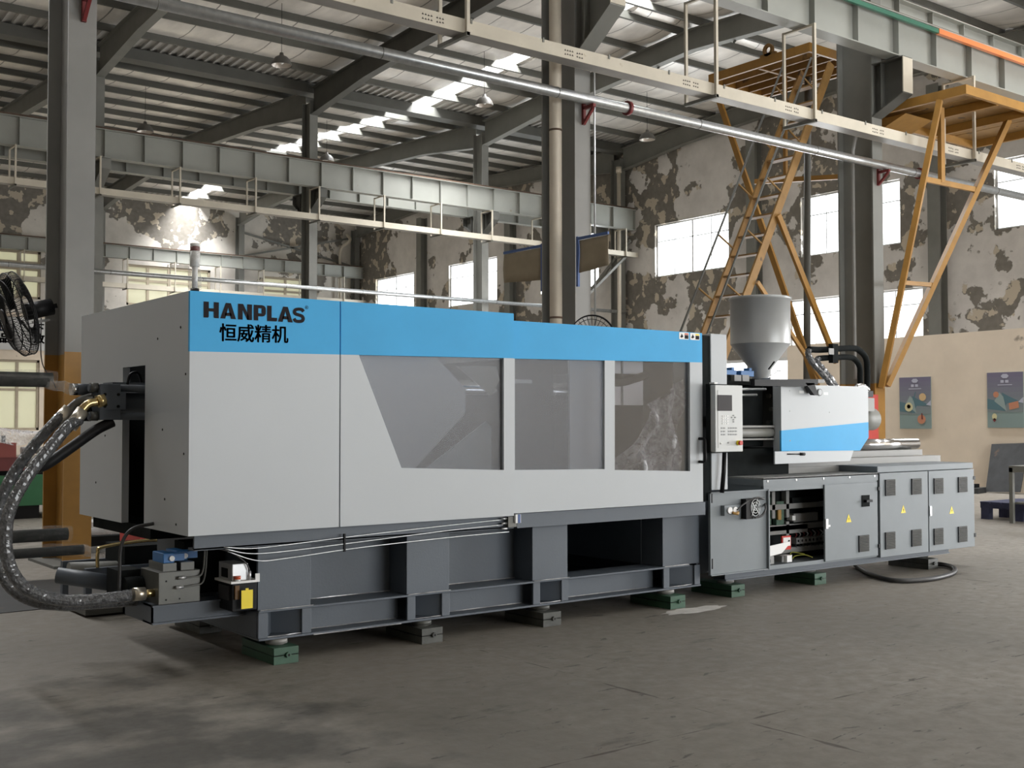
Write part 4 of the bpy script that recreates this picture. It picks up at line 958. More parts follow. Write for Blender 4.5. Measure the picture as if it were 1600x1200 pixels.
# lettering
IN = MT['ink']; yl = YF - .0015
def ztop(x): return 2.36
l0, l1, l2, l3 = YP(318, 471, YF), YP(318, 496, YF), YP(477, 503.5, YF), YP(477, 480, YF)
rt = (l2 - l1).normalized()
W_ = (l2 - l1).length / 1270; H_ = (l0 - l1).length / 100
def glyph(polys, x0, ribbon=None):
    g_ = M()
    for pl2 in polys: g_.prism([(l1.x + (x0 + x) * W_, l1.z + y * H_) for x, y in pl2], 1, yl - .001, yl, IN)
    if ribbon:
        c_, wd_ = ribbon; c_ = bez([(x, y, 0) for x, y in c_], 8); L_ = []
        for i, p in enumerate(c_):
            d_ = (c_[min(len(c_) - 1, i + 1)] - c_[max(0, i - 1)]); d_ = Vector((d_.x * .5, d_.y, 0)).normalized(); nn = Vector((-d_.y / .5, d_.x, 0)) if True else d_
            L_.append(((p.x + nn.x * wd_ * .5 , p.y + nn.y * wd_ * .5), (p.x - nn.x * wd_ * .5, p.y - nn.y * wd_ * .5)))
        for (a1, b1_), (a2, b2_) in zip(L_, L_[1:]): g_.prism([(l1.x + (x0 + x) * W_, l1.z + y * H_) for x, y in (a1, b1_, b2_, a2)], 1, yl - .001, yl, IN)
    return g_.build('lettering', fp)
glyph([[(0, 0), (52, 0), (60, 6), (60, 100), (0, 100)], [(120, 100), (120, 6), (128, 0), (180, 0), (180, 100)], [(60, 40), (120, 40), (120, 60), (60, 60)]], 0)
def A_(x0): glyph([[(0, 0), (60, 0), (96, 72), (96, 100), (66, 100)], [(190, 0), (130, 0), (96, 72), (96, 100), (126, 100)], [(52, 18), (140, 18), (130, 38), (62, 38)]], x0)
A_(198)
glyph([[(0, 0), (57, 0), (57, 100), (0, 100)], [(113, 0), (172, 0), (172, 100), (113, 100)], [(57, 100), (57, 62), (113, 0), (130, 0), (130, 28), (62, 100)]], 413)
glyph([[(0, 0), (56, 0), (56, 100), (0, 100)], [(56, 100), (110, 100), (135, 95), (150, 82), (152, 66), (152, 55), (56, 55)][0:0] or [(56, 100), (105, 100), (105, 79), (56, 79)], [(56, 27), (105, 27), (105, 47), (56, 47)], [(105, 100), (132, 96), (149, 84), (153, 64), (149, 43), (132, 31), (105, 27), (105, 47), (98, 52), (98, 74), (105, 79)]], 607)
glyph([[(0, 0), (56, 0), (56, 100), (0, 100)], [(56, 0), (118, 0), (127, 7), (127, 24), (56, 24)]], 775)
A_(913)
glyph([], 1095, ([(150, 76), (128, 88), (88, 90), (45, 84), (32, 70), (45, 58), (88, 52), (130, 45), (146, 30), (132, 14), (88, 9), (45, 12), (24, 26)], 21))
c0, c1, c2 = YP(343, 533, YF), YP(450, 536, YF), YP(345, 505.5, YF)
for _dx, _dz in ((-.0014, 0), (.0014, 0), (0, -.0012), (0, .0012), (0, 0)):
    pass
text('lettering', '恒威精机', (c0.x, yl, c0.z), (c1 - c0), (0, 0, 1), (c2 - c0).length, IN, fp, width=(c1 - c0).length, bold=.0024)
r0 = YP(476.5, 483, YF); text('trademark', '®', (r0.x, yl, r0.z), (1, 0, 0), (0, 0, 1), .024, IN, fp)
# warning stickers at the right end of the blue band
for k, (xa, top, icon) in enumerate(((7.10, MT['orange'], 0), (7.235, MT['ytag'], 1))):
    s_ = M(); z0, z1 = 2.305, 2.365; y_ = D2Y - .001
    s_.prism([(xa + .006, z0), (xa + .112, z0), (xa + .118, z0 + .006), (xa + .118, z1 - .006), (xa + .112, z1), (xa + .006, z1), (xa, z1 - .006), (xa, z0 + .006)], 1, y_ - .001, y_, MT['white'])
    s_.box(xa + .066, y_ - .002, z1 - .02, xa + .112, y_ - .001, z1 - .006, top).box(xa + .066, y_ - .002, z0 + .006, xa + .112, y_ - .001, z1 - .022, MT['ink'])
    s_.prism([(xa + .012, z0 + .02), (xa + .03, z0 + .012), (xa + .05, z0 + .024), (xa + .04, z0 + .036), (xa + .03, z0 + .05), (xa + .024, z0 + .034)], 1, y_ - .002, y_ - .001, MT['ink'])
    s_.build('warning_sticker', d2)
# tower light
tl = YP(301, 455, 7.1); tl = thing('signal_tower_light', (2.85, 7.1, 2.42), 'signal light with red band on a white tube wrapped in film on the machine corner', 'signal light')
M().cyl((2.85, 7.1, 2.40), (2.85, 7.1, 2.46), .028, MT['black']).build('foot', tl)
M().box(2.75, 7.05, 2.385, 2.95, 7.15, 2.405, MT['steel_d']).build('mounting_plate', tl)
M().cyl((2.85, 7.1, 2.46), (2.85, 7.1, 2.60), .018, MT['white']).build('tube', tl)
M().cyl((2.85, 7.1, 2.60), (2.85, 7.1, 2.70), .03, MT['white']).build('lens', tl)
M().cyl((2.85, 7.1, 2.70), (2.85, 7.1, 2.73), .0305, MT['redp']).build('lens', tl, label='dark red lens')
M().cyl((2.85, 7.1, 2.73), (2.85, 7.1, 2.75), .03, MT['white']).build('cap', tl)
fb = M(); fb.tube([(2.85, 7.1, 2.45), (2.85, 7.1, 2.5), (2.85, 7.1, 2.58), (2.85, 7.1, 2.66), (2.85, 7.1, 2.74), (2.85, 7.1, 2.775)], .038, MT['film'], n=10, jit=.18, caps=False); fb.build('film_bag', tl)

# --- clamping cylinder poking out of the slot
cy = thing('hydraulic_cylinder', (2.6, 7.9, 1.5), 'dark grey hydraulic cylinder block poking out of the slot in the left side', 'cylinder')
zc = YP(170, 628, 7.75).z
X0, X1 = 2.46, 2.60
M().box(X0, 7.75, zc - .12, X1, 8.1, zc + .12, MT['mdark']).build('end_block', cy, bevel=.005)
M().box(X0 - .0, 7.74, zc - .05, X1 + .03, 7.75, zc + .07, MT['mdark']).build('cover_plate', cy)
for dx in (.03, .12):
    for dz in (-.03, .05): M().cyl((X0 + dx, 7.735, zc + dz), (X0 + dx, 7.74, zc + dz), .011, MT['blackm'], n=6).build('bolt', cy)
M().cyl((X1, 7.92, zc), (4.2, 7.92, zc), .07, MT['mdark'], n=20).build('barrel', cy)
for dy, dz in ((-.12, .095), (.12, .095), (-.12, -.095), (.12, -.095)):
    M().cyl((X0 - .06, 7.92 + dy, zc + dz), (4.0, 7.92 + dy, zc + dz), .026, MT['mdark']).build('tie_rod', cy)
    M().cyl((X0 - .05, 7.92 + dy, zc + dz), (X0, 7.92 + dy, zc + dz), .036, MT['iron'], n=6).build('nut', cy)
M().cyl((X0 - .12, 7.92, zc + .085), (X0, 7.92, zc + .085), .04, MT['mdark']).cyl((X0 - .14, 7.92, zc + .085), (X0 - .1, 7.92, zc + .085), .045, MT['chrome'], n=6).build('port_fitting', cy)
M().cyl((X0 - .14, 7.95, zc - .08), (X0, 7.95, zc - .08), .05, MT['blackm']).build('port_fitting', cy)
M().tube(bez([(2.66, 7.8, zc + .12), (2.68, 7.8, zc + .19), (2.74, 7.82, zc + .2), (2.78, 7.85, zc + .12)]), .009, MT['black'], n=6).build('sensor_cable', cy)
M().box(X0 + .1, 7.8, zc + .12, 3.2, 8.0, zc + .135, MT['mdark']).build('bracket', cy)
# hoses in film
def hose(name, pts, r, m, label, endm=None, n=10, jit=.12):
    p = bez(pts, 14); t = thing(name, tuple(p[-1]), label, 'hose')
    M().tube(p, r, m, n=n, jit=jit).build('hose_body', t); return t, p
hy = 7.62
HP = [(124, 655), (105, 668), (78, 700), (45, 742), (18, 790), (9, 835), (14, 880), (35, 915), (68, 932), (112, 939), (160, 936), (205, 930)]
ha = [YP(x, y, hy + (7.36 - hy) * i / (len(HP) - 1)) for i, (x, y) in enumerate(HP)]
hA, pA = hose('hydraulic_hose', ha, .039, MT['wrap'], 'front film-wrapped hydraulic hose looping down to the manifold', n=14, jit=.035)
def shift(p, y): 
    q = U(p[0], p[1], 1, y); return q
HP2 = [(100, 646), (78, 668), (50, 700), (20, 742), (0, 785), (-8, 830), (-4, 876), (14, 915), (48, 938), (95, 946), (150, 943), (215, 938)]
hb = [YP(x, y, 7.85 + (7.58 - 7.85) * i / 11) for i, (x, y) in enumerate(HP2)]
hB, pB = hose('hydraulic_hose', hb, .036, MT['wrap'], 'rear film-wrapped hydraulic hose partly hidden behind the front one', n=14, jit=.035)
f0 = YP(152, 628, 7.62); f1 = YP(137, 632, 7.62); f2 = YP(124, 648, 7.62); 
M().tube(bez([f0, f1, f2, pA[0]]), .028, MT['brass'], n=12).build('elbow_pipe', hA); M().cyl(f0, f0 + (f0 - f1).normalized() * .05, .045, MT['brass'], n=6).build('hex_nut', hA)
M().cyl(YP(130, 641, 7.62), YP(110, 668, 7.62), .042, MT['zinc'], n=16).build('ferrule', hA)
M().cyl(YP(208, 929, 7.37), YP(226, 927.5, 7.37), .043, MT['zinc'], n=16).build('ferrule', hA); M().cyl(YP(220, 928, 7.37), YP(245, 926, 7.37), .026, MT['brass'], n=12).build('elbow_pipe', hA)
M().tube(bez([YP(145, 620, 7.85), YP(125, 626, 7.85), YP(110, 638, 7.85), pB[0]]), .028, MT['iron'], n=12).build('elbow_pipe', hB)
M().cyl(YP(108, 639, 7.85), YP(86, 662, 7.85), .042, MT['zinc'], n=16).build('ferrule', hB)
hose('rubber_hose', [YP(176, 659, 7.8), YP(150, 672, 7.8), YP(110, 700, 7.8), YP(75, 724, 7.8), YP(50, 736, 7.85), YP(28, 760, 7.9)], .036, MT['rubber'], 'plain black rubber hose curving down under the cylinder block', jit=0)

# --- manifold group on an I-beam at the left foot
mf = thing('hydraulic_manifold', (2.85, 7.5, .3), 'dark hydraulic manifold block with two blue valves beside the base', 'valve block')
M().box(2.66, 7.30, .30, 3.30, 7.31, .42, DK).box(2.66, 7.28, .298, 3.30, 7.46, .31, DK).box(2.66, 7.28, .41, 3.30, 7.46, .42, DK).box(2.66, 7.30, .30, 2.672, 7.85, .42, DK).box(2.66, 7.80, .30, 3.30, 7.85, .42, DK).build('support_beam', mf)
M().box(2.70, 7.29, .42, 2.98, 7.62, .63, MT['iron']).build('block', mf, bevel=.004)
for dx, dz in ((.03, .15), (.13, .16), (.03, .03), (.12, .03)): M().cyl((2.72 + dx, 7.287, .42 + dz), (2.72 + dx, 7.29, .42 + dz), .006, MT['black'], n=8).build('screw_hole', mf)
for xx in (2.74, 2.86): M().box(xx, 7.32, .63, xx + .09, 7.58, .68, MT['iron']).build('valve_base', mf)
for k, (xx, yy) in enumerate(((2.745, 7.33), (2.87, 7.42))):
    v = M().box(xx, yy, .68, xx + .075, yy + .2, .745, MT['valve']).build('valve', mf, bevel=.005)
    M().cyl((xx + .055, yy - .012, .71), (xx + .055, yy, .71), .018, MT['white'], n=12).build('button', v)
    M().box(xx + .08, yy + .02, .69, xx + .15, yy + .16, .735, MT['valve']).build('coil', v)
for p, z0 in (((YP(283, 903, 7.27), .59)), ((YP(278, 918, 7.27), .54))):
    pass
for (xa, ya), (xb, yb_), (xc, yc) in (((281, 903), (316, 900), (320, 860)), ((277, 918), (318, 912), (323, 865))):
    A_, B_, C_ = YP(xa, ya, 7.27), YP(xb, yb_, 7.27), YP(xc, yc, 7.27)
    M().cyl(A_ - Vector((.01, 0, 0)), A_ + Vector((.04, 0, 0)), .011, MT['alu'], n=8).build('fitting', mf)
    M().tube(bez([A_, lerp(A_, B_, .6), B_ + Vector((0, 0, .02)), C_, C_ + Vector((0, .02, .06))]), .006, MT['iron'], n=6).build('pressure_pipe', mf)
M().tube(bez([(2.52, 7.5, .42), (2.52, 7.5, .6), (2.53, 7.5, .8), (2.6, 7.5, .9), (2.75, 7.5, .93)]), .012, MT['cable'], n=6).build('pressure_pipe', mf)
M().cyl((2.30, 8.1, .56), (2.62, 7.9, .50), .055, MT['mdark']).build('accumulator', mf)
M().cyl((2.58, 7.6, .50), (2.70, 7.6, .50), .08, MT['blackm']).build('flange', mf)
M().box(2.55, 7.62, .40, 2.7, 7.85, .62, MT['blackm']).build('pump_body', mf)
M().box(3.0, 7.62, .42, 3.29, 7.8, .78, MT['blackm']).build('tank', mf)
# --- lubrication pump on the base end
lp = thing('lubrication_pump', (3.2, 7.2, .38), 'small lubrication pump with orange cap and amber sight glass on the base end', 'pump')
M().box(3.12, 7.10, .56, 3.23, 7.32, .67, MT['alu']).build('housing', lp, bevel=.004)
M().box(3.117, 7.17, .575, 3.12, 7.27, .635, MT['black']).build('display', lp)
M().box(3.10, 7.07, .545, 3.30, 7.34, .56, MT['white']).build('mounting_flange', lp)
M().box(3.27, 7.07, .56, 3.30, 7.08, .60, MT['white']).build('tab', lp)
M().box(3.12, 7.10, .36, 3.295, 7.33, .545, MT['black']).build('oil_tank', lp, bevel=.005)
M().box(3.112, 7.14, .43, 3.12, 7.3, .52, MT['lcd']).build('label_plate', lp)
M().cyl((3.15, 7.085, .562), (3.15, 7.085, .572), .021, MT['white']).cyl((3.15, 7.085, .572), (3.15, 7.085, .594), .021, MT['orange']).build('filler_cap', lp)
M().box(3.135, 7.085, .44, 3.165, 7.10, .53, MT['oil']).build('sight_glass', lp)
M().cyl((3.235, 7.085, .56), (3.235, 7.085, .62), .01, MT['alu'], n=8).build('outlet', lp)
M().box(3.165, 7.055, .38, 3.245, 7.058, .50, MT['ytag']).box(3.195, 7.055, .50, 3.215, 7.058, .512, MT['ytag']).build('hang_tag', lp, label='bright yellow hang tag')
M().tube(bez([(3.235, 7.085, .62), (3.2, 7.08, .68), (3.1, 7.08, .75), (2.98, 7.1, .79)]), .005, MT['cable'], n=6).build('lubrication_line', lp)
# --- three thin pipes below door one
for k, pts in enumerate(([(350, 855), (392, 857), (450, 851), (560, 837), (700, 821), (785, 812)], [(352, 858), (392, 865), (450, 861), (560, 847), (700, 829), (785, 820)], [(356, 862), (402, 876), (450, 872), (560, 856), (700, 840), (795, 831)])):
    M().tube(bez([YP(x, y, 6.97) for x, y in pts], 6), .0045, MT['galv'], n=6).build('thin_pipe', mach)
M().bar(YP(538, 834, 6.965), YP(538, 862, 6.965), .012, .018, MT['black']).build('pipe_clip', mach)
lt = YP(792, 816, 6.96)
M().box(5.27, 6.95, .80, 5.35, 6.985, .88, MT['iron']).build('limit_valve', mach)
M().box(5.325, 6.93, .83, 5.375, 6.95, .895, MT['white']).box(5.345, 6.928, .83, 5.37, 6.93, .895, MT['blue_s']).build('limit_switch', mach, label='white and blue limit switch under the door joint')
for z in (.865, .83, .79): M().cyl((5.22, 6.97, z), (5.27, 6.97, z), .008, MT['alu'], n=8).build('fitting', mach)
# --- control panel on its arm
cp = D.objects.new('control_panel', None); COL.objects.link(cp); cp.parent = mach; WL[cp.name] = Vector((7.57, 6.9, 1.33)); cp.location = WL[cp.name] - WL[mach.name]
cp['label'] = 'pale grey control panel with dark screen and red stop button'
M().box(7.395, 6.80, 1.335, 7.745, 6.86, 1.915, MT['panelg']).build('housing', cp, bevel=.006)
M().box(7.385, 6.86, 1.325, 7.755, 6.90, 1.925, MT['blackm']).build('rear_housing', cp)
M().box(7.425, 6.797, 1.37, 7.72, 6.80, 1.87, MT['panelg']).build('front_plate', cp)
px0, px1 = YP(1122, 617, 6.79), YP(1144.5, 642, 6.79)
M().box(px0.x, 6.794, px1.z, px1.x, 6.797, px0.z, MT['lcd']).build('screen', cp)
M().cyl((7.675, 6.775, 1.412), (7.675, 6.797, 1.412), .022, MT['ytag']).cyl((7.675, 6.755, 1.412), (7.675, 6.775, 1.412), .02, MT['red']).build('stop_button', cp)
M().cyl((7.46, 6.79, 1.41), (7.46, 6.797, 1.41), .008, MT['white'], n=8).build('button', cp); M().cyl((7.55, 6.79, 1.415), (7.55, 6.797, 1.415), .007, MT['key'], n=8).build('button', cp)
for r, c in [(r, c) for r in range(4) for c in range(3)]: M().box(7.475 + c * .028, 6.792, 1.642 - r * .022, 7.495 + c * .028, 6.797, 1.652 - r * .022, MT['white'] if r < 4 else MT['key']).build('key', cp)
for r in range(3):
    for c in range(7):
        if c in (2, ): continue
        M().box(7.46 + c * .03, 6.794, 1.535 - r * .028, 7.482 + c * .03, 6.797, 1.548 - r * .028, MT['key']).build('key', cp)
for dx, dz in ((0, .025), (-.022, .008), (.022, .008), (0, -.012), (0, -.03)): M().box(7.612 + dx, 6.792, 1.62 + dz, 7.628 + dx, 6.797, 1.632 + dz, MT['key']).build('key', cp)
M().box(7.43, 6.84, 1.925, 7.47, 6.9, 1.94, MT['white']).build('latch', cp)
M().tube([YP(1132, 706, 6.96), YP(1131, 735, 6.96), YP(1128, 770, 6.96)], .02, MT['black'], n=8).build('cable_conduit', cp)
M().box(7.6, 6.90, 1.55, 7.7, 7.03, 1.65, MT['steel_d']).build('arm', cp)

# ================================================================== wedge mounts
def mount(x, y, label, m):
    t = thing('wedge_mount', (x, y + .25, 0), label, 'machine mount', 'wedge mounts under the machine')
    M().box(x - .09, y, 0, x + .09, y + .5, .055, m).box(x - .085, y, .055, x + .085, y + .5, .06, MT['black']).box(x - .09, y, .06, x + .09, y + .5, .11, m).build('wedge_block', t, bevel=.006)
    M().cyl((x, y + .15, .11), (x, y + .15, .118), .055, MT['steel_l']).cyl((x, y + .15, .118), (x, y + .15, .15), .075, m if m is MT['padgrey'] else MT['steel_l'], n=20).build('top_disc', t)
    M().cyl((x + .01, y - .02, .06), (x + .01, y + .01, .06), .018, m, n=12).cyl((x + .01, y - .021, .06), (x + .01, y - .0195, .06), .009, MT['black'], n=6).build('adjusting_screw', t)
for x, y, lb, mm in ((3.455, 6.99, 'green wedge mount under the front left corner of the machine base', MT['padgreen']), (4.61, 6.99, 'oily grey wedge mount, second from the left under the base', MT['padgrey']),
                     (5.73, 6.99, 'oily grey wedge mount, third from the left under the base', MT['padgrey']), (7.12, 6.99, 'green wedge mount beside the white powder patch', MT['padgreen']),
                     (8.03, 7.12, 'green wedge mount below the opened cabinet door', MT['padgreen']), (9.27, 7.16, 'dull green wedge mount under the closed cabinet door', MT['padgreen']), (11.2, 7.16, 'wedge mount under the last vented cabinet by the floor cable', MT['padgrey'])):
    mount(x, y, lb, mm)
for x, lb in ((3.5, 'rear wedge mount behind the front left corner mount'), (5.7, 'rear wedge mount behind the third front mount'), (7.1, 'rear wedge mount behind the powder patch mount'), (9.3, 'rear wedge mount behind the closed cabinet door mount'), (11.2, 'rear wedge mount behind the last vented cabinet mount')): mount(x, 8.35, lb, MT['padgrey'])

# ================================================================== INJECTION HALF
iu = thing('injection_unit', (9.4, 8.0, .2), 'injection unit with white and blue cover on the cabinet deck behind the control panel', 'machine')
M().box(7.9, 7.15, .15, 11.5, 7.3, .165, DK).box(7.9, 7.16, .165, 11.5, 7.17, .225, DK).box(7.9, 7.15, .21, 11.5, 7.3, .225, DK).box(7.9, 8.4, .15, 11.5, 8.8, .225, DK).build('bed_channel', iu)
M().box(7.62, 7.6, .16, 8.32, 8.9, 1.06, MT['mdark']).build('bed_body', iu)
# sled and guide beams on the deck
zd = 1.075
M().box(8.05, 7.48, zd, 9.2, 8.6, zd + .26, MT['blackm']).box(7.9, 7.75, zd + .2, 8.9, 8.4, zd + .42, MT['blackm']).build('carriage', iu, bevel=.006)
M().box(9.2, 7.52, zd, 12.0, 7.75, zd + .06, MT['steel_l']).box(9.2, 7.56, zd + .06, 12.0, 7.7, zd + .13, MT['steel_l']).build('slide_rail', iu)
M().box(9.2, 8.3, zd, 12.0, 8.5, zd + .13, MT['steel_l']).build('slide_rail', iu)
CY = 7.3
cv = M(); cv.prism([(8.87, 1.51), (10.27, 1.59), (10.27, 1.955), (8.87, 1.965)], 1, CY, CY + .02, MT['mgrey']).prism([(8.87, 1.31), (10.12, 1.295), (10.27, 1.43), (10.27, 1.59), (8.87, 1.51)], 1, CY, CY + .02, Bc)
cv.box(8.87, CY + .02, 1.31, 8.885, CY + .10, 1.965, MT['mgrey'])
cv.box(8.87, CY + .02, 1.94, 10.27, CY + .06, 1.962, MT['mgrey'])
cvo = cv.build('side_cover', iu)
M().box(9.35, CY + .1, 1.33, 10.2, 8.6, 1.93, MT['mgrey']).build('inner_housing', iu)
for x, z in ((9.0, 1.7), (9.62, 1.69), (9.0, 1.41), (9.0, 1.9)): M().cyl((x, CY - .002, z), (x, CY, z), .007, MT['key'], n=8).build('screw', cvo)
gx0, gx1 = YP(1263, 609, CY), YP(1280, 613, CY)
for g_ in (gx0, gx1):
    M().cyl((g_.x, CY - .012, g_.z), (g_.x, CY, g_.z), .036, MT['gauge'], n=20).cyl((g_.x, CY - .014, g_.z), (g_.x, CY - .0125, g_.z), .028, MT['mgrey'], n=20).build('pressure_gauge', cvo)
for px_, py_ in ((1252.5, 612.5), (1290.5, 615)):
    q = YP(px_, py_, CY); M().box(q.x - .035, CY - .001, q.z - .013, q.x + .035, CY, q.z + .013, MT['white']).build('label_sticker', cvo)
M().prism([(8.70, 1.19), (9.87, 1.195), (9.93, 1.30), (8.70, 1.31)], 1, 7.24, 7.255, MT['mgrey']).build('lower_shield', iu)
M().cyl(YP(1230, 709.5, 7.238), YP(1250, 709.5, 7.238), .007, MT['black'], n=6).cyl(YP(1250, 709.5, 7.237), YP(1257, 709.5, 7.237), .016, MT['black'], n=6).build('latch_mark', iu)
# barrel flange with bolts, barrel, tie cylinders
fc = YP(1212, 640, 7.95)
M().cyl((9.2, 7.95, fc.z), (9.34, 7.95, fc.z), .32, MT['steel_d'], n=28).build('barrel_flange', iu)
M().box(8.55, 7.55, 1.35, 8.9, 8.35, 1.95, MT['blackm']).build('cylinder_housing', iu, bevel=.01)
for k in range(12):
    an = k * math.pi / 6; yy, zz = 7.95 + .27 * math.cos(an), fc.z + .27 * math.sin(an)
    M().cyl((9.165, yy, zz), (9.2, yy, zz), .024, MT['steel'], n=6).build('flange_bolt', iu)
M().cyl((7.5, 7.95, fc.z), (8.6, 7.95, fc.z), .13, MT['blackm'], n=20).build('barrel', iu)
M().cyl((7.7, 7.42, 1.49), (8.95, 7.42, 1.49), .045, MT['steel'], n=16).build('guide_bar', iu)
M().box(7.7, 7.38, 1.54, 8.95, 7.46, 1.56, MT['steel_l']).build('guide_strip', iu); M().box(7.7, 7.38, 1.42, 8.95, 7.46, 1.435, MT['steel_l']).build('guide_strip', iu)
for px0_, px1_, py_ in ((1130, 1196, 608.5), (1130, 1182, 617.5)):
    A_ = YP(px0_, py_, 7.5); B_ = YP(px1_, py_ - .5, 7.5); M().cyl(A_, B_, .014, MT['galv'], n=10).build('oil_pipe', iu)
M().box(8.3, 7.5, 1.955, 9.4, 8.4, 1.99, MT['blackm']).build('top_plate', iu)
# valves on top
for px_, py_, w_ in ((1134, 583, .17), (1160, 584, .2)):
    q = YP(px_, py_, 8.0); v = M().box(q.x - w_ / 2, 7.93, q.z - .03, q.x + w_ / 2, 8.05, q.z + .03, MT['valve']).box(q.x + w_ / 2 - .05, 7.95, q.z + .03, q.x + w_ / 2 - .01, 8.03, q.z + .06, MT['valve']).build('solenoid_valve', iu, bevel=.004)
q = YP(1138, 597, 7.9); M().box(q.x - .25, 7.8, 1.99, q.x + .12, 8.1, q.z + .07, MT['blackm']).build('valve_block', iu)
for px_ in (1153, 1165.5):
    q = YP(px_, 596, 7.75); M().box(q.x - .05, 7.75, 1.99, q.x + .05, 7.95, q.z + .065, MT['ducts']).build('solenoid_coil', iu)
q0, q1 = YP(1173, 598, 7.27), YP(1262, 597, 7.27)
M().prism([(q0.x, q0.z + .03), (q0.x, q0.z - .03), (q0.x + .7, q0.z - .025), (q1.x + .1, q1.z - .02), (q1.x + .1, q1.z + .03)], 1, 7.22, 7.27, MT['black']).prism([(q1.x - .10, q1.z - .01), (q1.x + .04, q1.z - .01), (q1.x + .10, q1.z - .13), (q1.x + .04, q1.z - .13)], 1, 7.22, 7.27, MT['black']).build('lifting_hook', iu)
M().box(q1.x + .1, 7.22, q1.z - .005, q1.x + .2, 7.3, q1.z + .03, MT['steel_l']).build('hook_end', iu)
# hopper
hc = YP(1188, 538, 8.0); hr = (YP(1234, 470, 8.0) - YP(1142, 470, 8.0)).length / 2 * .80
zt_, zm_, zl_ = YP(1188, 467, 8.0).z, YP(1188, 538, 8.0).z, YP(1188, 588, 8.0).z
dist = (Vector((hc.x, 8.0, 1.6)) - CAM).length; hr = 46 / F * dist * .985
hp = M().lathe((hc.x, 8.0), [(hr + .012, zt_), (hr + .012, zt_ - .02), (hr, zt_ - .022), (hr, zm_)], MT['hop'], 48).build('hopper_drum', iu)
M().lathe((hc.x, 8.0), [(hr, zm_), (.11, zl_ + .07), (.10, zl_ - .07)], MT['hop'], 48).build('hopper_cone', iu)
M().lathe((hc.x, 8.0), [(hr - .01, zt_ - .0), (hr - .01, zm_), (.09, zl_ + .08), (.09, zl_)], MT['hop'], 32).build('hopper_liner', iu)
M().lathe((hc.x, 8.0), [(hr + .015, zt_), (hr + .006, zt_ + .012), (hr * .5, zt_ + .03), (0, zt_ + .035)], MT['hop'], 40).build('hopper_lid', iu)
M().box(hc.x - .16, 7.85, zl_ - .11, hc.x + .2, 8.15, zl_ - .05, MT['blackm']).box(hc.x - .12, 7.9, 1.93, hc.x + .12, 8.1, zl_ - .11, MT['blackm']).build('feed_throat', iu)
M().bar(YP(1201, 577, 7.72), YP(1210, 565, 7.64), .015, .01, MT['black']).build('sight_slot', iu)
wv = YP(1200, 591, 7.8); M().tube(bez([YP(1197, 592, 7.8), YP(1204, 587, 7.8), YP(1210, 580, 7.8), YP(1220, 579, 7.8)]), .005, MT['alu'], n=6).tube(bez([YP(1203, 593, 7.8), YP(1209, 586, 7.8), YP(1213, 581, 7.8), YP(1220, 580, 7.8)]), .005, MT['alu'], n=6).build('slide_handle', iu)
M().box(wv.x - .08, 7.7, wv.z - .025, wv.x + .06, 7.85, wv.z + .0, MT['alu']).build('slide_gate', iu)
# black bent oil pipes above the cover
for pts, r in (([(1264, 546), (1285, 546.5), (1330, 544), (1343, 548), (1353, 560), (1355, 580), (1355, 612)], .062), ([(1279, 560), (1295, 559), (1325, 558), (1336, 562), (1343, 573), (1344, 590), (1344, 612)], .058)):
    M().tube(bez([YP(x, y, 8.3) for x, y in pts], 8), r * .58, MT['blackm'], n=14).build('oil_pipe', iu)
for pts in ([(1264, 546), (1263, 553), (1270, 567), (1290, 590), (1306, 610)], [(1279, 560), (1276, 565), (1284, 575), (1298, 592), (1311, 612)]):
    M().tube(bez([YP(x, y, 8.3) for x, y in pts], 8), .036, MT['wrap'], n=10, jit=.12).build('oil_hose', iu)
q = YP(1300, 551, 8.25); M().box(q.x - .05, 8.2, q.z - .12, q.x + .05, 8.26, q.z + .1, MT['blackm']).build('pipe_clamp', iu)
q = YP(1300, 551, 8.15); M().box(q.x - .04, 8.16, q.z - .02, q.x + .05, 8.17, q.z + .05, MT['steel_l']).build('clamp_plate', iu)
M().tube(bez([YP(1338, 604, 7.8), YP(1347, 603, 7.8), YP(1356, 609, 7.8)]), .03, MT['chrome'], n=10).build('pipe_fitting', iu)
q = YP(1362, 655, 8.0); M().cyl((q.x - .35, 8.0, q.z), (q.x, 8.0, q.z), .13, MT['steel'], n=18).cyl((q.x, 8.0, q.z), (q.x + .08, 8.0, q.z), .10, MT['steel'], r1=.05, n=14).build('screw_motor', iu)
q = YP(1358, 633, 7.9); M().box(q.x - .1, 7.85, q.z - .07, q.x + .03, 7.95, q.z + .08, MT['steel_l']).box(q.x - .1, 7.85, q.z + .09, q.x + .01, 7.95, q.z + .16, MT['black']).build('motor_port', iu)
# polished cylinder and bearing blocks at the tail
ca, cb = YP(1340, 694, 7.9), YP(1431, 693.5, 7.9)
M().cyl((ca.x, 7.9, 1.335), (cb.x, 7.9, 1.335), .063, MT['chrome'], n=24).build('injection_cylinder', iu)
M().box(ca.x - .4, 7.75, 1.205, cb.x - .1, 8.05, 1.27, MT['steel_l']).box(cb.x - .85, 7.8, 1.14, cb.x - .2, 8.0, 1.205, MT['steel_l']).box(ca.x - .4, 7.8, 1.14, ca.x + .0, 8.0, 1.205, MT['steel_l']).build('tail_bracket', iu)
q = YP(1388.5, 716, 7.795); M().cyl((q.x, 7.79, q.z), (q.x, 7.80, q.z), .022, MT['black'], n=14).build('bore', iu)
M().box(10.06, 7.6, 1.07, 12.0, 8.6, 1.14, MT['steel_l']).build('tail_bed', iu)

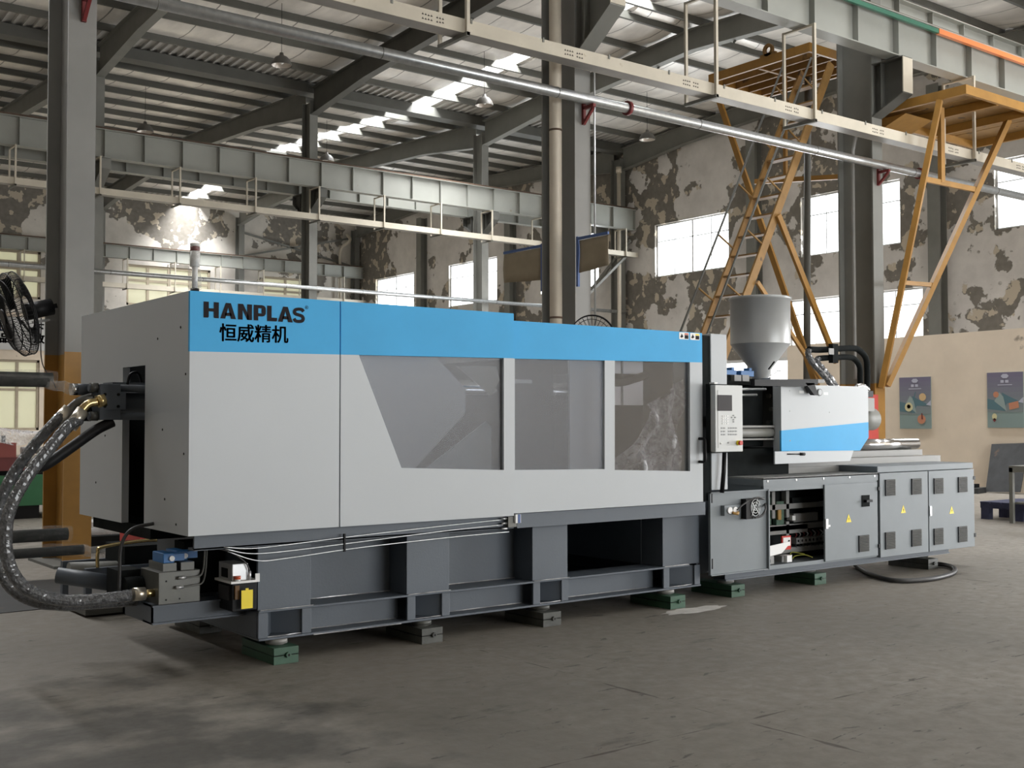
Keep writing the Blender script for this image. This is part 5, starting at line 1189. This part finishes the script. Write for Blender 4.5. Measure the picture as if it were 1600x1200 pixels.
# --- control cabinet with the open door
cc = thing('control_cabinet', (9.2, 7.9, .225), 'grey electrical cabinet with its left door swung open and wiring inside', 'cabinet')
C = MT['mcab']; CYF = 7.05
b = M(); b.box(8.31, CYF + .03, .235, 8.33, 8.9, 1.0, C).box(10.03, CYF + .02, .235, 10.05, 8.9, 1.0, C)
b.box(8.31, CYF + .01, .225, 10.05, 8.9, .245, C).box(8.31, CYF, .985, 10.05, CYF + .02, 1.0, C)
b.box(8.33, 7.40, .245, 10.03, 7.42, .985, MT['blackm'])
b.box(8.31, CYF + .0, .225, 9.18, CYF + .012, .262, C).box(8.31, CYF, .95, 9.18, CYF + .012, .985, C).box(8.31, CYF, .262, 8.328, CYF + .03, .95, C)
b.build('body', cc)
b = M(); b.box(8.30, CYF - .005, 1.0, 10.06, CYF + .015, 1.07, C).box(8.30, CYF - .005, 1.06, 10.06, 8.9, 1.075, MT['checker']); b.box(8.30, CYF + .015, 1.0, 8.315, 8.9, 1.06, C); b.build('deck_plate', cc)
for k in range(5): M().cyl((8.36 + k * .41, CYF - .009, 1.045), (8.36 + k * .41, CYF - .005, 1.045), .011, MT['alu'], n=8).build('screw', cc)
# closed door
cdr = M().box(9.185, CYF - .015, .24, 10.035, CYF + .005, .985, C).build('door', cc, bevel=.004)
# open door seen from its inside: sheet with returned edges
od = M(); dx0, dx1, dz0, dz1, dy = 7.53, 8.315, .24, .975, 7.0
od.box(dx0, dy + .012, dz0, dx1, dy + .018, dz1, C)
for a_ in ((dx0, dy - .008, dz0, dx0 + .012, dy + .012, dz1), (dx1 - .015, dy - .015, dz0, dx1, dy + .012, dz1), (dx0, dy - .008, dz0, dx1, dy + .012, dz0 + .01), (dx0, dy - .008, dz1 - .012, dx1, dy + .012, dz1)): od.box(*a_, C)
odo = od.build('door', cc, label='opened left door seen from its inner side')
for z in (.88, .30): M().box(dx0 + .03, dy + .006, z, dx0 + .045, dy + .012, z + .09, MT['black']).build('hinge', odo)
for z in (.93, .30): M().box(dx1 - .0, dy - .01, z, dx1 + .012, dy + .03, z + .03, MT['black']).build('hinge', odo)
q = YP(1139, 797, dy); 
M().box(q.x - .09, dy - .03, q.z - .045, q.x + .08, dy + .012, q.z + .045, MT['mcab']).build('socket_box', odo)
for dx in (-.03, .04): M().cyl((q.x + dx, dy - .045, q.z), (q.x + dx, dy - .03, q.z), .03, MT['white'], n=14).build('socket', odo)
M().tube(bez([(q.x - .01, dy - .05, q.z - .02), (q.x + .03, dy - .07, q.z - .03), (q.x + .06, dy - .05, q.z - .02)]), .014, MT['copper'], n=6).build('plug', odo)
q2 = YP(1175, 793, dy - .03)
M().box(q2.x - .10, dy - .05, q2.z - .10, q2.x + .0, dy + .012, q2.z + .08, MT['black']).build('fan_housing', odo)
fr = M(); cx, cz = q2.x + .02, q2.z
for rr in (.075, .05, .025): fr.tube([(cx + rr * .8 * math.cos(i * math.pi / 10), dy - .055, cz + rr * math.sin(i * math.pi / 10)) for i in range(21)], .003, MT['alu'], n=5)
fr.bar((cx + .03, dy - .055, cz + .08), (cx - .05, dy - .055, cz - .07), .008, .004, MT['alu']).bar((cx - .05, dy - .055, cz + .05), (cx + .05, dy - .055, cz - .06), .008, .004, MT['alu'])
fr.box(q2.x - .0, dy - .04, q2.z - .08, q2.x + .08, dy + .012, q2.z + .08, MT['blackm']); fr.build('fan_guard', odo)
M().tube(bez([(cx - .1, dy - .04, cz + .06), (cx, dy - .07, cz + .09), (cx + .1, dy - .06, cz + .075), (8.36, 7.1, cz + .07)]), .010, MT['cable'], n=6).tube(bez([(cx - .02, dy - .06, cz - .09), (cx + .06, dy - .07, cz - .075), (cx + .13, dy - .06, cz - .02), (8.35, 7.08, cz + .05)]), .010, MT['cable'], n=6).tube(bez([(q.x + .05, dy - .05, q.z), (q.x + .12, dy - .05, q.z + .04), (q2.x - .08, dy - .05, q2.z + .06)]), .007, MT['cable'], n=6).build('door_cable', odo)
# interior
CI = 7.385
def inn(name, px0_, py0_, px1_, py1_, dpt, m, label=None):
    a_ = YP(px0_, py0_, CI - dpt); c_ = YP(px1_, py1_, CI - dpt)
    o = M().box(a_.x, CI - dpt, c_.z, c_.x, CI, a_.z, m).build(name, cc)
    return o
inn('wiring_duct', 1197, 824, 1262, 831, .06, MT['ducts'])
a_ = YP(1197, 828, CI - .06); M().box(8.34, CI - .06, a_.z - .02, 10.0, CI, a_.z + .035, MT['ducts']).build('wiring_duct', cc)
a_ = YP(1230, 860, CI - .06); M().box(8.34, CI - .06, a_.z - .025, 10.0, CI, a_.z + .025, MT['ducts']).build('wiring_duct', cc)
a_ = YP(1232, 792, CI - .06); M().box(8.70, CI - .06, a_.z - .02, 10.0, CI, a_.z + .03, MT['ducts']).build('wiring_duct', cc)
for px_ in (1209, 1231):
    a_ = YP(px_, 800, CI - .06); M().box(a_.x - .022, CI - .06, .66, a_.x + .022, CI, .92, MT['ducts']).build('wiring_duct', cc)
a_ = YP(1231, 833, CI - .06); M().box(a_.x - .022, CI - .06, .48, a_.x + .022, CI, .62, MT['ducts']).build('wiring_duct', cc)
inn('circuit_board', 1198, 777, 1205, 820, .04, MT['boardg']); inn('circuit_board', 1213, 784, 1225, 822, .05, MT['boardg']); inn('transformer_coil', 1216, 797, 1221, 812, .07, MT['copper'])
inn('relay_row', 1238, 778, 1280, 787, .05, MT['blackm']); inn('terminal_row', 1240, 803, 1278, 813, .05, MT['ducts']); inn('terminal_clip', 1238, 806, 1243, 813, .07, MT['white'])
a_ = YP(1262, 843, CI - .05)
for k in range(8):
    xx = a_.x - .21 + k * .058
    br = M().box(xx, CI - .08, a_.z - .03, xx + .05, CI, a_.z + .03, MT['ducts']).build('circuit_breaker', cc)
    M().box(xx + .018, CI - .09, a_.z - .01, xx + .03, CI - .08, a_.z + .012, MT['black']).build('toggle', br)
    M().tube(bez([(xx + .025, CI - .04, a_.z + .03), (xx + .03, CI - .06, a_.z + .06), (xx + .02, CI - .03, a_.z + .09)], 4), .006, MT['alu' if k % 2 else 'redp'], n=5).build('wire', br)
    M().tube(bez([(xx + .025, CI - .04, a_.z - .03), (xx + .02, CI - .06, a_.z - .06), (xx + .03, CI - .03, a_.z - .08)], 4), .006, MT['cable'], n=5).build('wire', br)
tg = thing('manual_bag', (8.78, 7.25, .45), 'small red edged bag with a white card hanging in the open cabinet', 'bag')
a_ = YP(1222, 838, 7.2); c_ = YP(1236, 858, 7.2)
M().box(a_.x, 7.2, c_.z, c_.x, 7.215, a_.z, MT['red']).build('bag', tg); M().box(a_.x + .012, 7.195, c_.z + .035, c_.x - .012, 7.2, a_.z - .015, MT['white']).build('card', tg)
M().prism([((a_.x + c_.x) / 2, c_.z + .05), ((a_.x + c_.x) / 2 + .02, c_.z + .05), (c_.x - .02, a_.z - .04), (c_.x - .045, a_.z - .04)], 1, 7.192, 7.195, MT['lcd']).build('print', tg)
bb = thing('plastic_tray', (8.45, 7.2, .30), 'pale cream scoop shaped plastic tray in the bottom of the open cabinet', 'tray')
a_ = YP(1197, 853, 7.15); c_ = YP(1219, 866, 7.15)
M().prism([(8.335, .42), (a_.x + .3, .455), (a_.x + .31, .44), (a_.x + .2, .36), (8.335, .33)], 1, 7.12, 7.13, MT['white']).prism([(8.335, .33), (a_.x + .2, .36), (a_.x + .2, .35), (8.335, .32)], 1, 7.13, 7.35, MT['white']).build('scoop', bb)
M().box(8.45, 7.12, .262, 8.53, 7.3, .335, MT['ducts']).build('support_box', bb)
o = M().box(8.72, 7.12, .262, 8.79, 7.2, .325, MT['white']).box(8.68, 7.15, .262, 8.715, 7.25, .32, MT['ducts']).build('power_adapter'); tag(o, 'small white adapter box on the cabinet floor', 'adapter')
M().tube(bez([(8.9, 7.2, .275), (9.0, 7.25, .29), (9.08, 7.2, .3), (9.14, 7.15, .275)]), .006, MT['ylwire'], n=5).tube(bez([(8.92, 7.25, .30), (9.02, 7.3, .32), (9.14, 7.25, .30)]), .006, MT['ylwire'], n=5).build('loose_wire', cc)
inn('power_supply', 1225, 868, 1238, 878, .12, MT['ducts'])
# switch, lock, grille, sticker
def grille(x, z, wd, hg, parent, y):
    g_ = M().box(x, y - .012, z, x + .012, y, z + hg, MT['black']).box(x, y - .004, z, x + wd, y, z + hg, MT['black']).build('vent_grille', parent)
    ns = 11
    s_ = M()
    for k in range(ns):
        zz = z + hg * (k + .15) / ns
        s_.prism([(y - .004, zz), (y - .013, zz + .001), (y - .013, zz + .003), (y - .004, zz + hg / ns * .55)], 0, x + .012, x + wd, MT['steel_d'])
    s_.build('louvre', g_)
def bolt_sign(x, z, s, parent, y):
    sg = M().prism([(x - s / 2, z), (x + s / 2, z), (x, z + s * .95)], 1, y - .002, y, MT['ytag']).build('hazard_sticker', parent)
    M().prism([(x + .1 * s, z + .62 * s), (x - .1 * s, z + .36 * s), (x, z + .36 * s), (x - .05 * s, z + .12 * s), (x + .12 * s, z + .42 * s), (x + .02 * s, z + .42 * s)], 1, y - .003, y - .002, MT['ink']).build('bolt_mark', sg)
yd = CYF - .015
q = YP(1326, 816, yd); bolt_sign(q.x, q.z, .085, cdr, yd)
a_ = YP(1341, 837, yd); c_ = YP(1357.5, 861, yd); grille(a_.x, c_.z, c_.x - a_.x, a_.z - c_.z, cdr, yd)
a_ = YP(1346, 774, yd); c_ = YP(1358, 791, yd); sw = M().box(a_.x, yd - .008, c_.z, c_.x, yd, a_.z, MT['blackm']).build('isolator_switch', cdr)
M().box((a_.x + c_.x) / 2 - .035, yd - .045, (a_.z + c_.z) / 2 - .012, (a_.x + c_.x) / 2 + .06, yd - .008, (a_.z + c_.z) / 2 + .012, MT['black']).build('switch_knob', sw)
a_ = YP(1289, 811, yd); c_ = YP(1293, 826, yd); lk = M().box(a_.x, yd - .012, c_.z, c_.x, yd, a_.z, MT['alu']).box(a_.x - .01, yd - .02, (a_.z + c_.z) / 2 - .03, c_.x + .02, yd - .012, (a_.z + c_.z) / 2 - .01, MT['alu']).build('door_lock', cdr)
for z in (.9, .32): M().box(10.03, CYF - .03, z, 10.06, CYF, z + .035, MT['black']).build('hinge', cc)
# --- vented cabinets
pc = thing('vented_cabinet', (10.94, 7.8, .21), 'grey twin door cabinet with eight louvred vents at the right end of the machine', 'cabinet')
M().box(10.07, CYF + .03, .215, 11.82, 7.55, 1.07, C).build('body', pc)
M().box(10.06, CYF - .0, 1.075, 11.825, 7.56, 1.14, C).build('lid', pc, bevel=.005)
for x0, x1, pxs, lbl in ((10.075, 10.925, ((1382.5, 1398.5), (1423.5, 1439.5)), 0), (10.94, 11.815, ((1458.5, 1473.5), (1496.5, 1511)), 1)):
    dr_ = M().box(x0, yd, .215, x1, CYF + .03, 1.07, C).build('door', pc, bevel=.004)
    for k, (pa_, pb_) in enumerate(pxs):
        for top in (0, 1):
            if not lbl: ys_ = ((832, 857), (828, 852.5))[k] if not top else ((749.5, 774), (748, 772))[k]
            else: ys_ = ((826, 850), (823, 846))[k] if not top else ((747.5, 771), (745.5, 768.5))[k]
            a_ = YP(pa_, ys_[0], yd); c_ = YP(pb_, ys_[1], yd); grille(a_.x, c_.z, c_.x - a_.x, a_.z - c_.z, dr_, yd)
    q = YP(1411.5 if not lbl else 1487, 801.5 if not lbl else 802.5, yd); bolt_sign(q.x, q.z, .085, dr_, yd)
    if lbl:
        a_ = YP(1452, 791, yd); c_ = YP(1455, 806, yd); M().box(a_.x, yd - .01, c_.z, c_.x, yd, a_.z, MT['alu']).build('door_lock', dr_)
for z in (.95, .32): M().box(11.8, CYF - .02, z, 11.835, CYF + .02, z + .04, MT['black']).build('hinge', pc)
# floor cable
fl = [U(x, y, 2, .026) for x, y in ((1338, 884), (1362, 898), (1400, 907), (1450, 905), (1485, 897), (1492, 889), (1478, 883), (1455, 880))]
cbl = [Vector((fl[0].x - .05, fl[0].y + .2, .26)), Vector((fl[0].x - .02, fl[0].y + .08, .12))] + fl
o = M().tube(bez(cbl, 8), .024, MT['cable'], n=10).build('power_cable'); tag(o, 'thick black cable curling on the floor from under the vented cabinets', 'cable')
# white powder spill
b = M(); c = U(1085, 953, 2, .003); vs = []
for i in range(28):
    an = 2 * math.pi * i / 28; r = random.uniform(.6, 1.1); vs.append((c.x + .38 * r * math.cos(an), c.y + .13 * r * math.sin(an), .002))
b.add(vs, [tuple(range(28))], MT['dust']); o = b.build('powder_spill'); tag(o, 'thin patch of white powder on the floor by the green wedge mount', 'spill'); o['kind'] = 'stuff'

# ================================================================== LEFT BACKGROUND
# industrial fan on the far left column
fn = thing('wall_fan', (3.3, 13.45, 3.0), 'large black caged fan mounted on the far left column', 'fan')
fcn = YP(22, 492, 13.45)
axn = (Vector((3.77, 13.45, fcn.z + .13)) - fcn).normalized()
s1 = axn.cross(Vector((0, 1, 0))).normalized(); s2 = axn.cross(s1)
def ringp(c, r, n=40): return [c + s1 * (r * math.cos(2 * math.pi * i / n)) + s2 * (r * math.sin(2 * math.pi * i / n)) for i in range(n + 1)]
R0 = .47
cg = M()
for off_, r_ in ((-.10, R0 * .55), (-.06, R0 * .85), (0, R0), (.09, R0), (.13, R0 * .8), (.15, R0 * .4)): cg.tube(ringp(fcn + axn * off_, r_), .007, MT['black'], n=5, caps=False)
for i in range(64):
    an = 2 * math.pi * i / 64; d_ = s1 * math.cos(an) + s2 * math.sin(an)
    cg.tube([fcn + axn * -.11 + d_ * .08, fcn + axn * -.06 + d_ * (R0 * .85), fcn + d_ * R0, fcn + axn * .09 + d_ * R0, fcn + axn * .15 + d_ * (R0 * .4)], .0035, MT['black'], n=4, caps=False)
cg.build('cage', fn)
M().cyl(fcn - axn * .13, fcn - axn * .1, .09, MT['black']).build('badge', fn)
M().cyl(fcn + axn * .12, fcn + axn * .42, .095, MT['black'], n=18).build('motor', fn)
for i in range(3):
    an = 2 * math.pi * i / 3; d_ = s1 * math.cos(an) + s2 * math.sin(an); e_ = axn.cross(d_)
    b = M(); b.add([fcn + d_ * .06 - e_ * .03 - axn * .02, fcn + d_ * .4 - e_ * .12 - axn * .03, fcn + d_ * .42 + e_ * .1 + axn * .05, fcn + d_ * .06 + e_ * .04 + axn * .02], [(0, 1, 2, 3)], MT['blackm']); b.build('blade', fn)
M().bar(fcn + axn * .4, Vector((3.775, 13.45, fcn.z + .13)), .05, .05, MT['black']).build('arm', fn)
M().bar(fcn + axn * .2 + Vector((0, 0, -.13)), Vector((3.775, 13.45, fcn.z - .02)), .02, .03, MT['steel_l']).build('arm', fn)
M().tube(bez([fcn + axn * .3 + Vector((0, 0, -.1)), fcn + Vector((.3, 0, -.5)), fcn + Vector((.42, 0, -.72)), Vector((3.775, 13.45, fcn.z - .8))]), .006, MT['black'], n=5).build('cord', fn)
# safety lettering board on the back wall
sg = thing('lettered_sign', (15, YB - .05, 5.2), 'long white sign with black characters on the back wall behind the fan', 'sign')
sa, sb = YP(-40, 494, YB), YP(64, 545, YB)
M().box(9.5, YB - .06, YP(30, 547, YB).z, sb.x + 1.0, YB - .01, YP(30, 496, YB).z, MT['sign']).build('board', sg)
for ch, px_, py_, sz in (('品', 0, 535, 14), ('放', 53, 536, 15), ('下', 54, 519, 13)):
    q = YP(px_, py_, YB - .07); text('lettering', ch, q, (1, 0, 0), (0, 0, 1), sz / F * 57, IN, sg, bold=.025)
q = YP(-6, 516, YB - .07); text('lettering', '心', q, (1, 0, 0), (0, 0, 1), .5, MT['blue_s'], sg, bold=.025)
# wrapped beams on a rack, in front of the column
def wrapped(y, z, x0, x1, r, label, bulb=True, m=None):
    t = thing('wrapped_bar', ((x0 + x1) / 2, y, z - r), label, 'bar')
    M().cyl((x0, y, z), (x1, y, z), r, m or MT['blackm'], n=14).build('bar', t)
    xs = [x0 + (x1 - x0 + .04) * i / 20 for i in range(21)]
    M().tube([(x, y, z - .012 * math.sin(i * 1.3)) for i, x in enumerate(xs)], r + .018, MT['film2'], n=10, jit=.16).build('film', t)
    if bulb: M().tube([(x1 - .02, y, z), (x1 + .06, y, z - .03), (x1 + .16, y, z - .03), (x1 + .22, y, z - .06)], r * 1.1, MT['film'], n=9, jit=.3).build('film_end', t)
ya = 12.3
e1 = YP(82, 589, ya); e2 = YP(72, 601, ya - .1)
g_hi = YP(105, 834, ya).z - .07; g_lo = YP(128, 858, ya - .15).z - .055
rk = thing('storage_rack', (1.6, 12.2, 0), 'dark rack carrying the film-wrapped bars at the left frame edge', 'rack')
zt1 = e1.z - .05 - .04; zt2 = YP(100, 838, ya).z
for xr in (.5, 1.5):
    M().box(xr, ya + .12, 0, xr + .08, ya + .2, zt1, MT['steel_d']).build('upright', rk); M().box(xr, ya - .35, zt1 - .05, xr + .08, ya + .12, zt1 - .005, MT['steel_d']).build('arm', rk)
    M().box(xr, ya - .4, .0, xr + .08, ya + .12, .05, MT['steel_d']).build('foot', rk); M().box(xr, ya - .3, .05, xr + .08, ya - .1, g_lo, MT['steel_d']).box(xr, ya - .09, .05, xr + .08, ya + .12, g_hi, MT['steel_d']).build('cradle', rk)
wrapped(ya, e1.z, .2, e1.x, .045, 'upper film-wrapped dark bar at the left edge in front of the ochre column foot', False)
wrapped(ya - .22, e1.z - .005 - .06, .2, e1.x - .1, .05, 'film-wrapped dark bar with a loose film end at the left edge')
g1 = YP(105, 834, ya); g2 = YP(128, 858, ya - .15)
wrapped(ya, g1.z, .2, g1.x, .065, 'low dark bar with an open end before the ochre column foot', False)
wrapped(ya - .2, g2.z, .2, g2.x, .05, 'lowest film-wrapped bar with gathered end before the ochre column foot')
# draped maroon machine on a green base
dm = thing('draped_machine', (5.0, 21.5, 0), 'maroon and green machine under clear plastic sheeting at far left', 'machine')
gb0, gb1 = YP(-60, 805, 20), YP(75, 760, 20)
M().box(2.5, 20, .22, 7.4, 21.5, .72, MT['green']).build('bed', dm); M().box(2.8, 20.1, 0, 3.2, 21.4, .22, MT['black']).box(5.0, 20.1, 0, 5.4, 21.4, .22, MT['black']).box(6.6, 20.1, 0, 7.0, 21.4, .22, MT['black']).build('foot', dm)
M().box(2.5, 20.2, .72, 6.2, 21.3, .80, MT['blackm']).box(2.5, 20.05, .8, 5.15, 21.2, 1.02, MT['maroon']).box(2.4, 20.0, 1.02, 5.0, 20.9, 1.26, MT['maroon2']).build('carriage', dm)
for k in range(7): M().cyl((3.5 + k * .22, 20.1, 1.26), (3.5 + k * .22, 20.1, 1.38), .035, MT['blackm']).build('stud', dm)
M().cyl((4.9, 20.5, .92), (6.6, 20.5, .92), .07, MT['steel_l']).cyl((5.2, 20.5, 1.12), (6.3, 20.5, 1.12), .06, MT['steel_l']).build('guide_rod', dm)
vs = []; n_, k_ = 22, 12
for i in range(n_ + 1):
    for k in range(k_ + 1):
        u, v = i / n_, k / k_
        vs.append((2.3 + 3.6 * u, 20.0 + .12 * math.sin(u * 17 + v * 2) + .9 * max(0, v - .5), 1.24 + .62 * (.85 + .25 * math.sin(u * 5.2 + .4) - .35 * u) * min(1, v * 1.6) + .03 * math.sin(u * 31 + k)))
b = M(); b.add(vs, [(i * (k_ + 1) + k, (i + 1) * (k_ + 1) + k, (i + 1) * (k_ + 1) + k + 1, i * (k_ + 1) + k + 1) for i in range(n_) for k in range(k_)], MT['film3'], True); b.build('plastic_sheet', dm)
# wrapped rollers behind the machine end
def roller(px_, py_, y, x0, r, label, m):
    q = YP(px_, py_, y); t = thing('wrapped_roller', (q.x, y, q.z - r), label, 'roller')
    M().cyl((x0, y, q.z), (q.x, y, q.z), r, m, n=18).build('roller', t); M().cyl((q.x, y, q.z), (q.x + .02, y, q.z), r * .45, MT['blackm'], n=14).build('shaft_end', t)
    M().tube([(x0 + (q.x - x0 + .03) * i / 12, y, q.z) for i in range(13)], r + .015, MT['film'], n=12, jit=.1).build('film', t)
    return q
roller(196, 838, 14.6, 4.4, .13, 'film-wrapped roller whose round end shows below the machine end panel', MT['steel_l'])
o = M().box(4.3, 14.3, .0, 6.3, 15.2, .20, MT['blackm']).build('timber_support'); tag(o, 'dark low support under the wrapped roller', 'support')
o = M().box(4.72, 15.4, .0, 5.0, 15.9, .28, MT['sign']).build('white_crate'); tag(o, 'pale crate behind the wrapped roller', 'crate')
o = M().box(4.6, 13.0, .19, 5.5, 13.7, .9, MT['redsign']).box(4.62, 13.02, 0, 4.7, 13.1, .19, MT['blackm']).box(5.4, 13.02, 0, 5.48, 13.1, .19, MT['blackm']).box(4.62, 13.6, 0, 4.7, 13.68, .19, MT['blackm']).box(5.4, 13.6, 0, 5.48, 13.68, .19, MT['blackm']).build('red_crate'); tag(o, 'dull red casing behind the machine end near the blue valves', 'crate')
# small skid with chain-hung bar
sk = thing('hydraulic_skid', (3.2, 10.2, 0), 'dark hydraulic skid with a cylinder behind the manifold at lower left', 'skid')
M().box(2.95, 9.6, .02, 3.9, 10.3, .10, MT['steel_d']).box(2.95, 9.6, .28, 3.9, 9.66, .40, MT['mdark']).box(2.95, 10.24, .28, 3.9, 10.3, .40, MT['mdark']).box(2.95, 9.6, .10, 3.0, 9.66, .28, MT['mdark']).box(3.85, 9.6, .10, 3.9, 9.66, .28, MT['mdark']).box(2.95, 10.24, .10, 3.0, 10.3, .28, MT['mdark']).box(3.85, 10.24, .10, 3.9, 10.3, .28, MT['mdark']).build('skid_frame', sk)
M().cyl((2.9, 9.9, .36), (3.6, 9.9, .33), .07, MT['steel']).build('ram', sk)
M().box(3.3, 9.7, .40, 3.85, 10.2, .55, MT['blackm']).build('tank', sk)
M().tube(bez([(3.05, 9.62, .40), (3.05, 9.62, .52), (3.1, 9.62, .57), (3.5, 9.62, .6), (3.6, 9.62, .55), (3.62, 9.62, .42)]), .015, MT['brass'], n=6).build('lifting_bow', sk)
o = M().prism([(U(-60, 915, 2, 0).x, U(-60, 915, 2, 0).y), (U(330, 890, 2, 0).x, U(330, 890, 2, 0).y), (U(330, 925, 2, 0).x, U(330, 925, 2, 0).y), (U(-60, 965, 2, 0).x, U(-60, 965, 2, 0).y)], 2, 0, .006, MT['slab']).build('dark_floor_patch'); tag(o, 'dark flat patch on the floor behind the hydraulic hoses', 'floor plate')  # thin dark sheet laid over the concrete
# dark fan behind the machine by the drain pipe column
f2 = thing('pedestal_fan', (11.9, 12.4, 0), 'black caged fan whose rim shows above the blue band beside the drain pipe column', 'fan')
fc2 = YP(925, 528, 12.2); b = M(); s1 = CR.copy(); s1.z = 0; s1.normalize(); s2 = Vector((0, 0, 1)); ax2 = s1.cross(s2)
rr2 = 34 / F * 16.7
for off_, r_ in ((-.08, rr2 * .5), (-.04, rr2 * .85), (0, rr2), (.08, rr2), (.12, rr2 * .5)): b.tube([fc2 + ax2 * off_ + s1 * (r_ * math.cos(2 * math.pi * i / 36)) + s2 * (r_ * math.sin(2 * math.pi * i / 36)) for i in range(37)], .009 if abs(r_ - rr2) < .01 else .005, MT['black'], n=5, caps=False)
for i in range(28):
    an = 2 * math.pi * i / 28; d_ = s1 * math.cos(an) + s2 * math.sin(an); b.tube([fc2 - ax2 * .09 + d_ * .06, fc2 - ax2 * .04 + d_ * rr2 * .85, fc2 + d_ * rr2, fc2 + ax2 * .12 + d_ * rr2 * .5], .0035, MT['black'], n=4, caps=False)
b.build('cage', f2)
M().cyl(fc2, fc2 + ax2 * .3, .09, MT['black']).build('motor', f2)
M().cyl((fc2.x, fc2.y, .03), fc2 - Vector((0, 0, .0)), .025, MT['black']).build('pole', f2); M().cyl((fc2.x, fc2.y, 0), (fc2.x, fc2.y, .03), .28, MT['black'], n=20).build('base', f2)
# red extinguisher box beside the thick column
o = M().box(18.0, 13.0, .9, 18.6, 13.09, 2.1, MT['redsign']).build('red_board'); tag(o, 'red board on the thick column behind the tail of the injection unit', 'board')
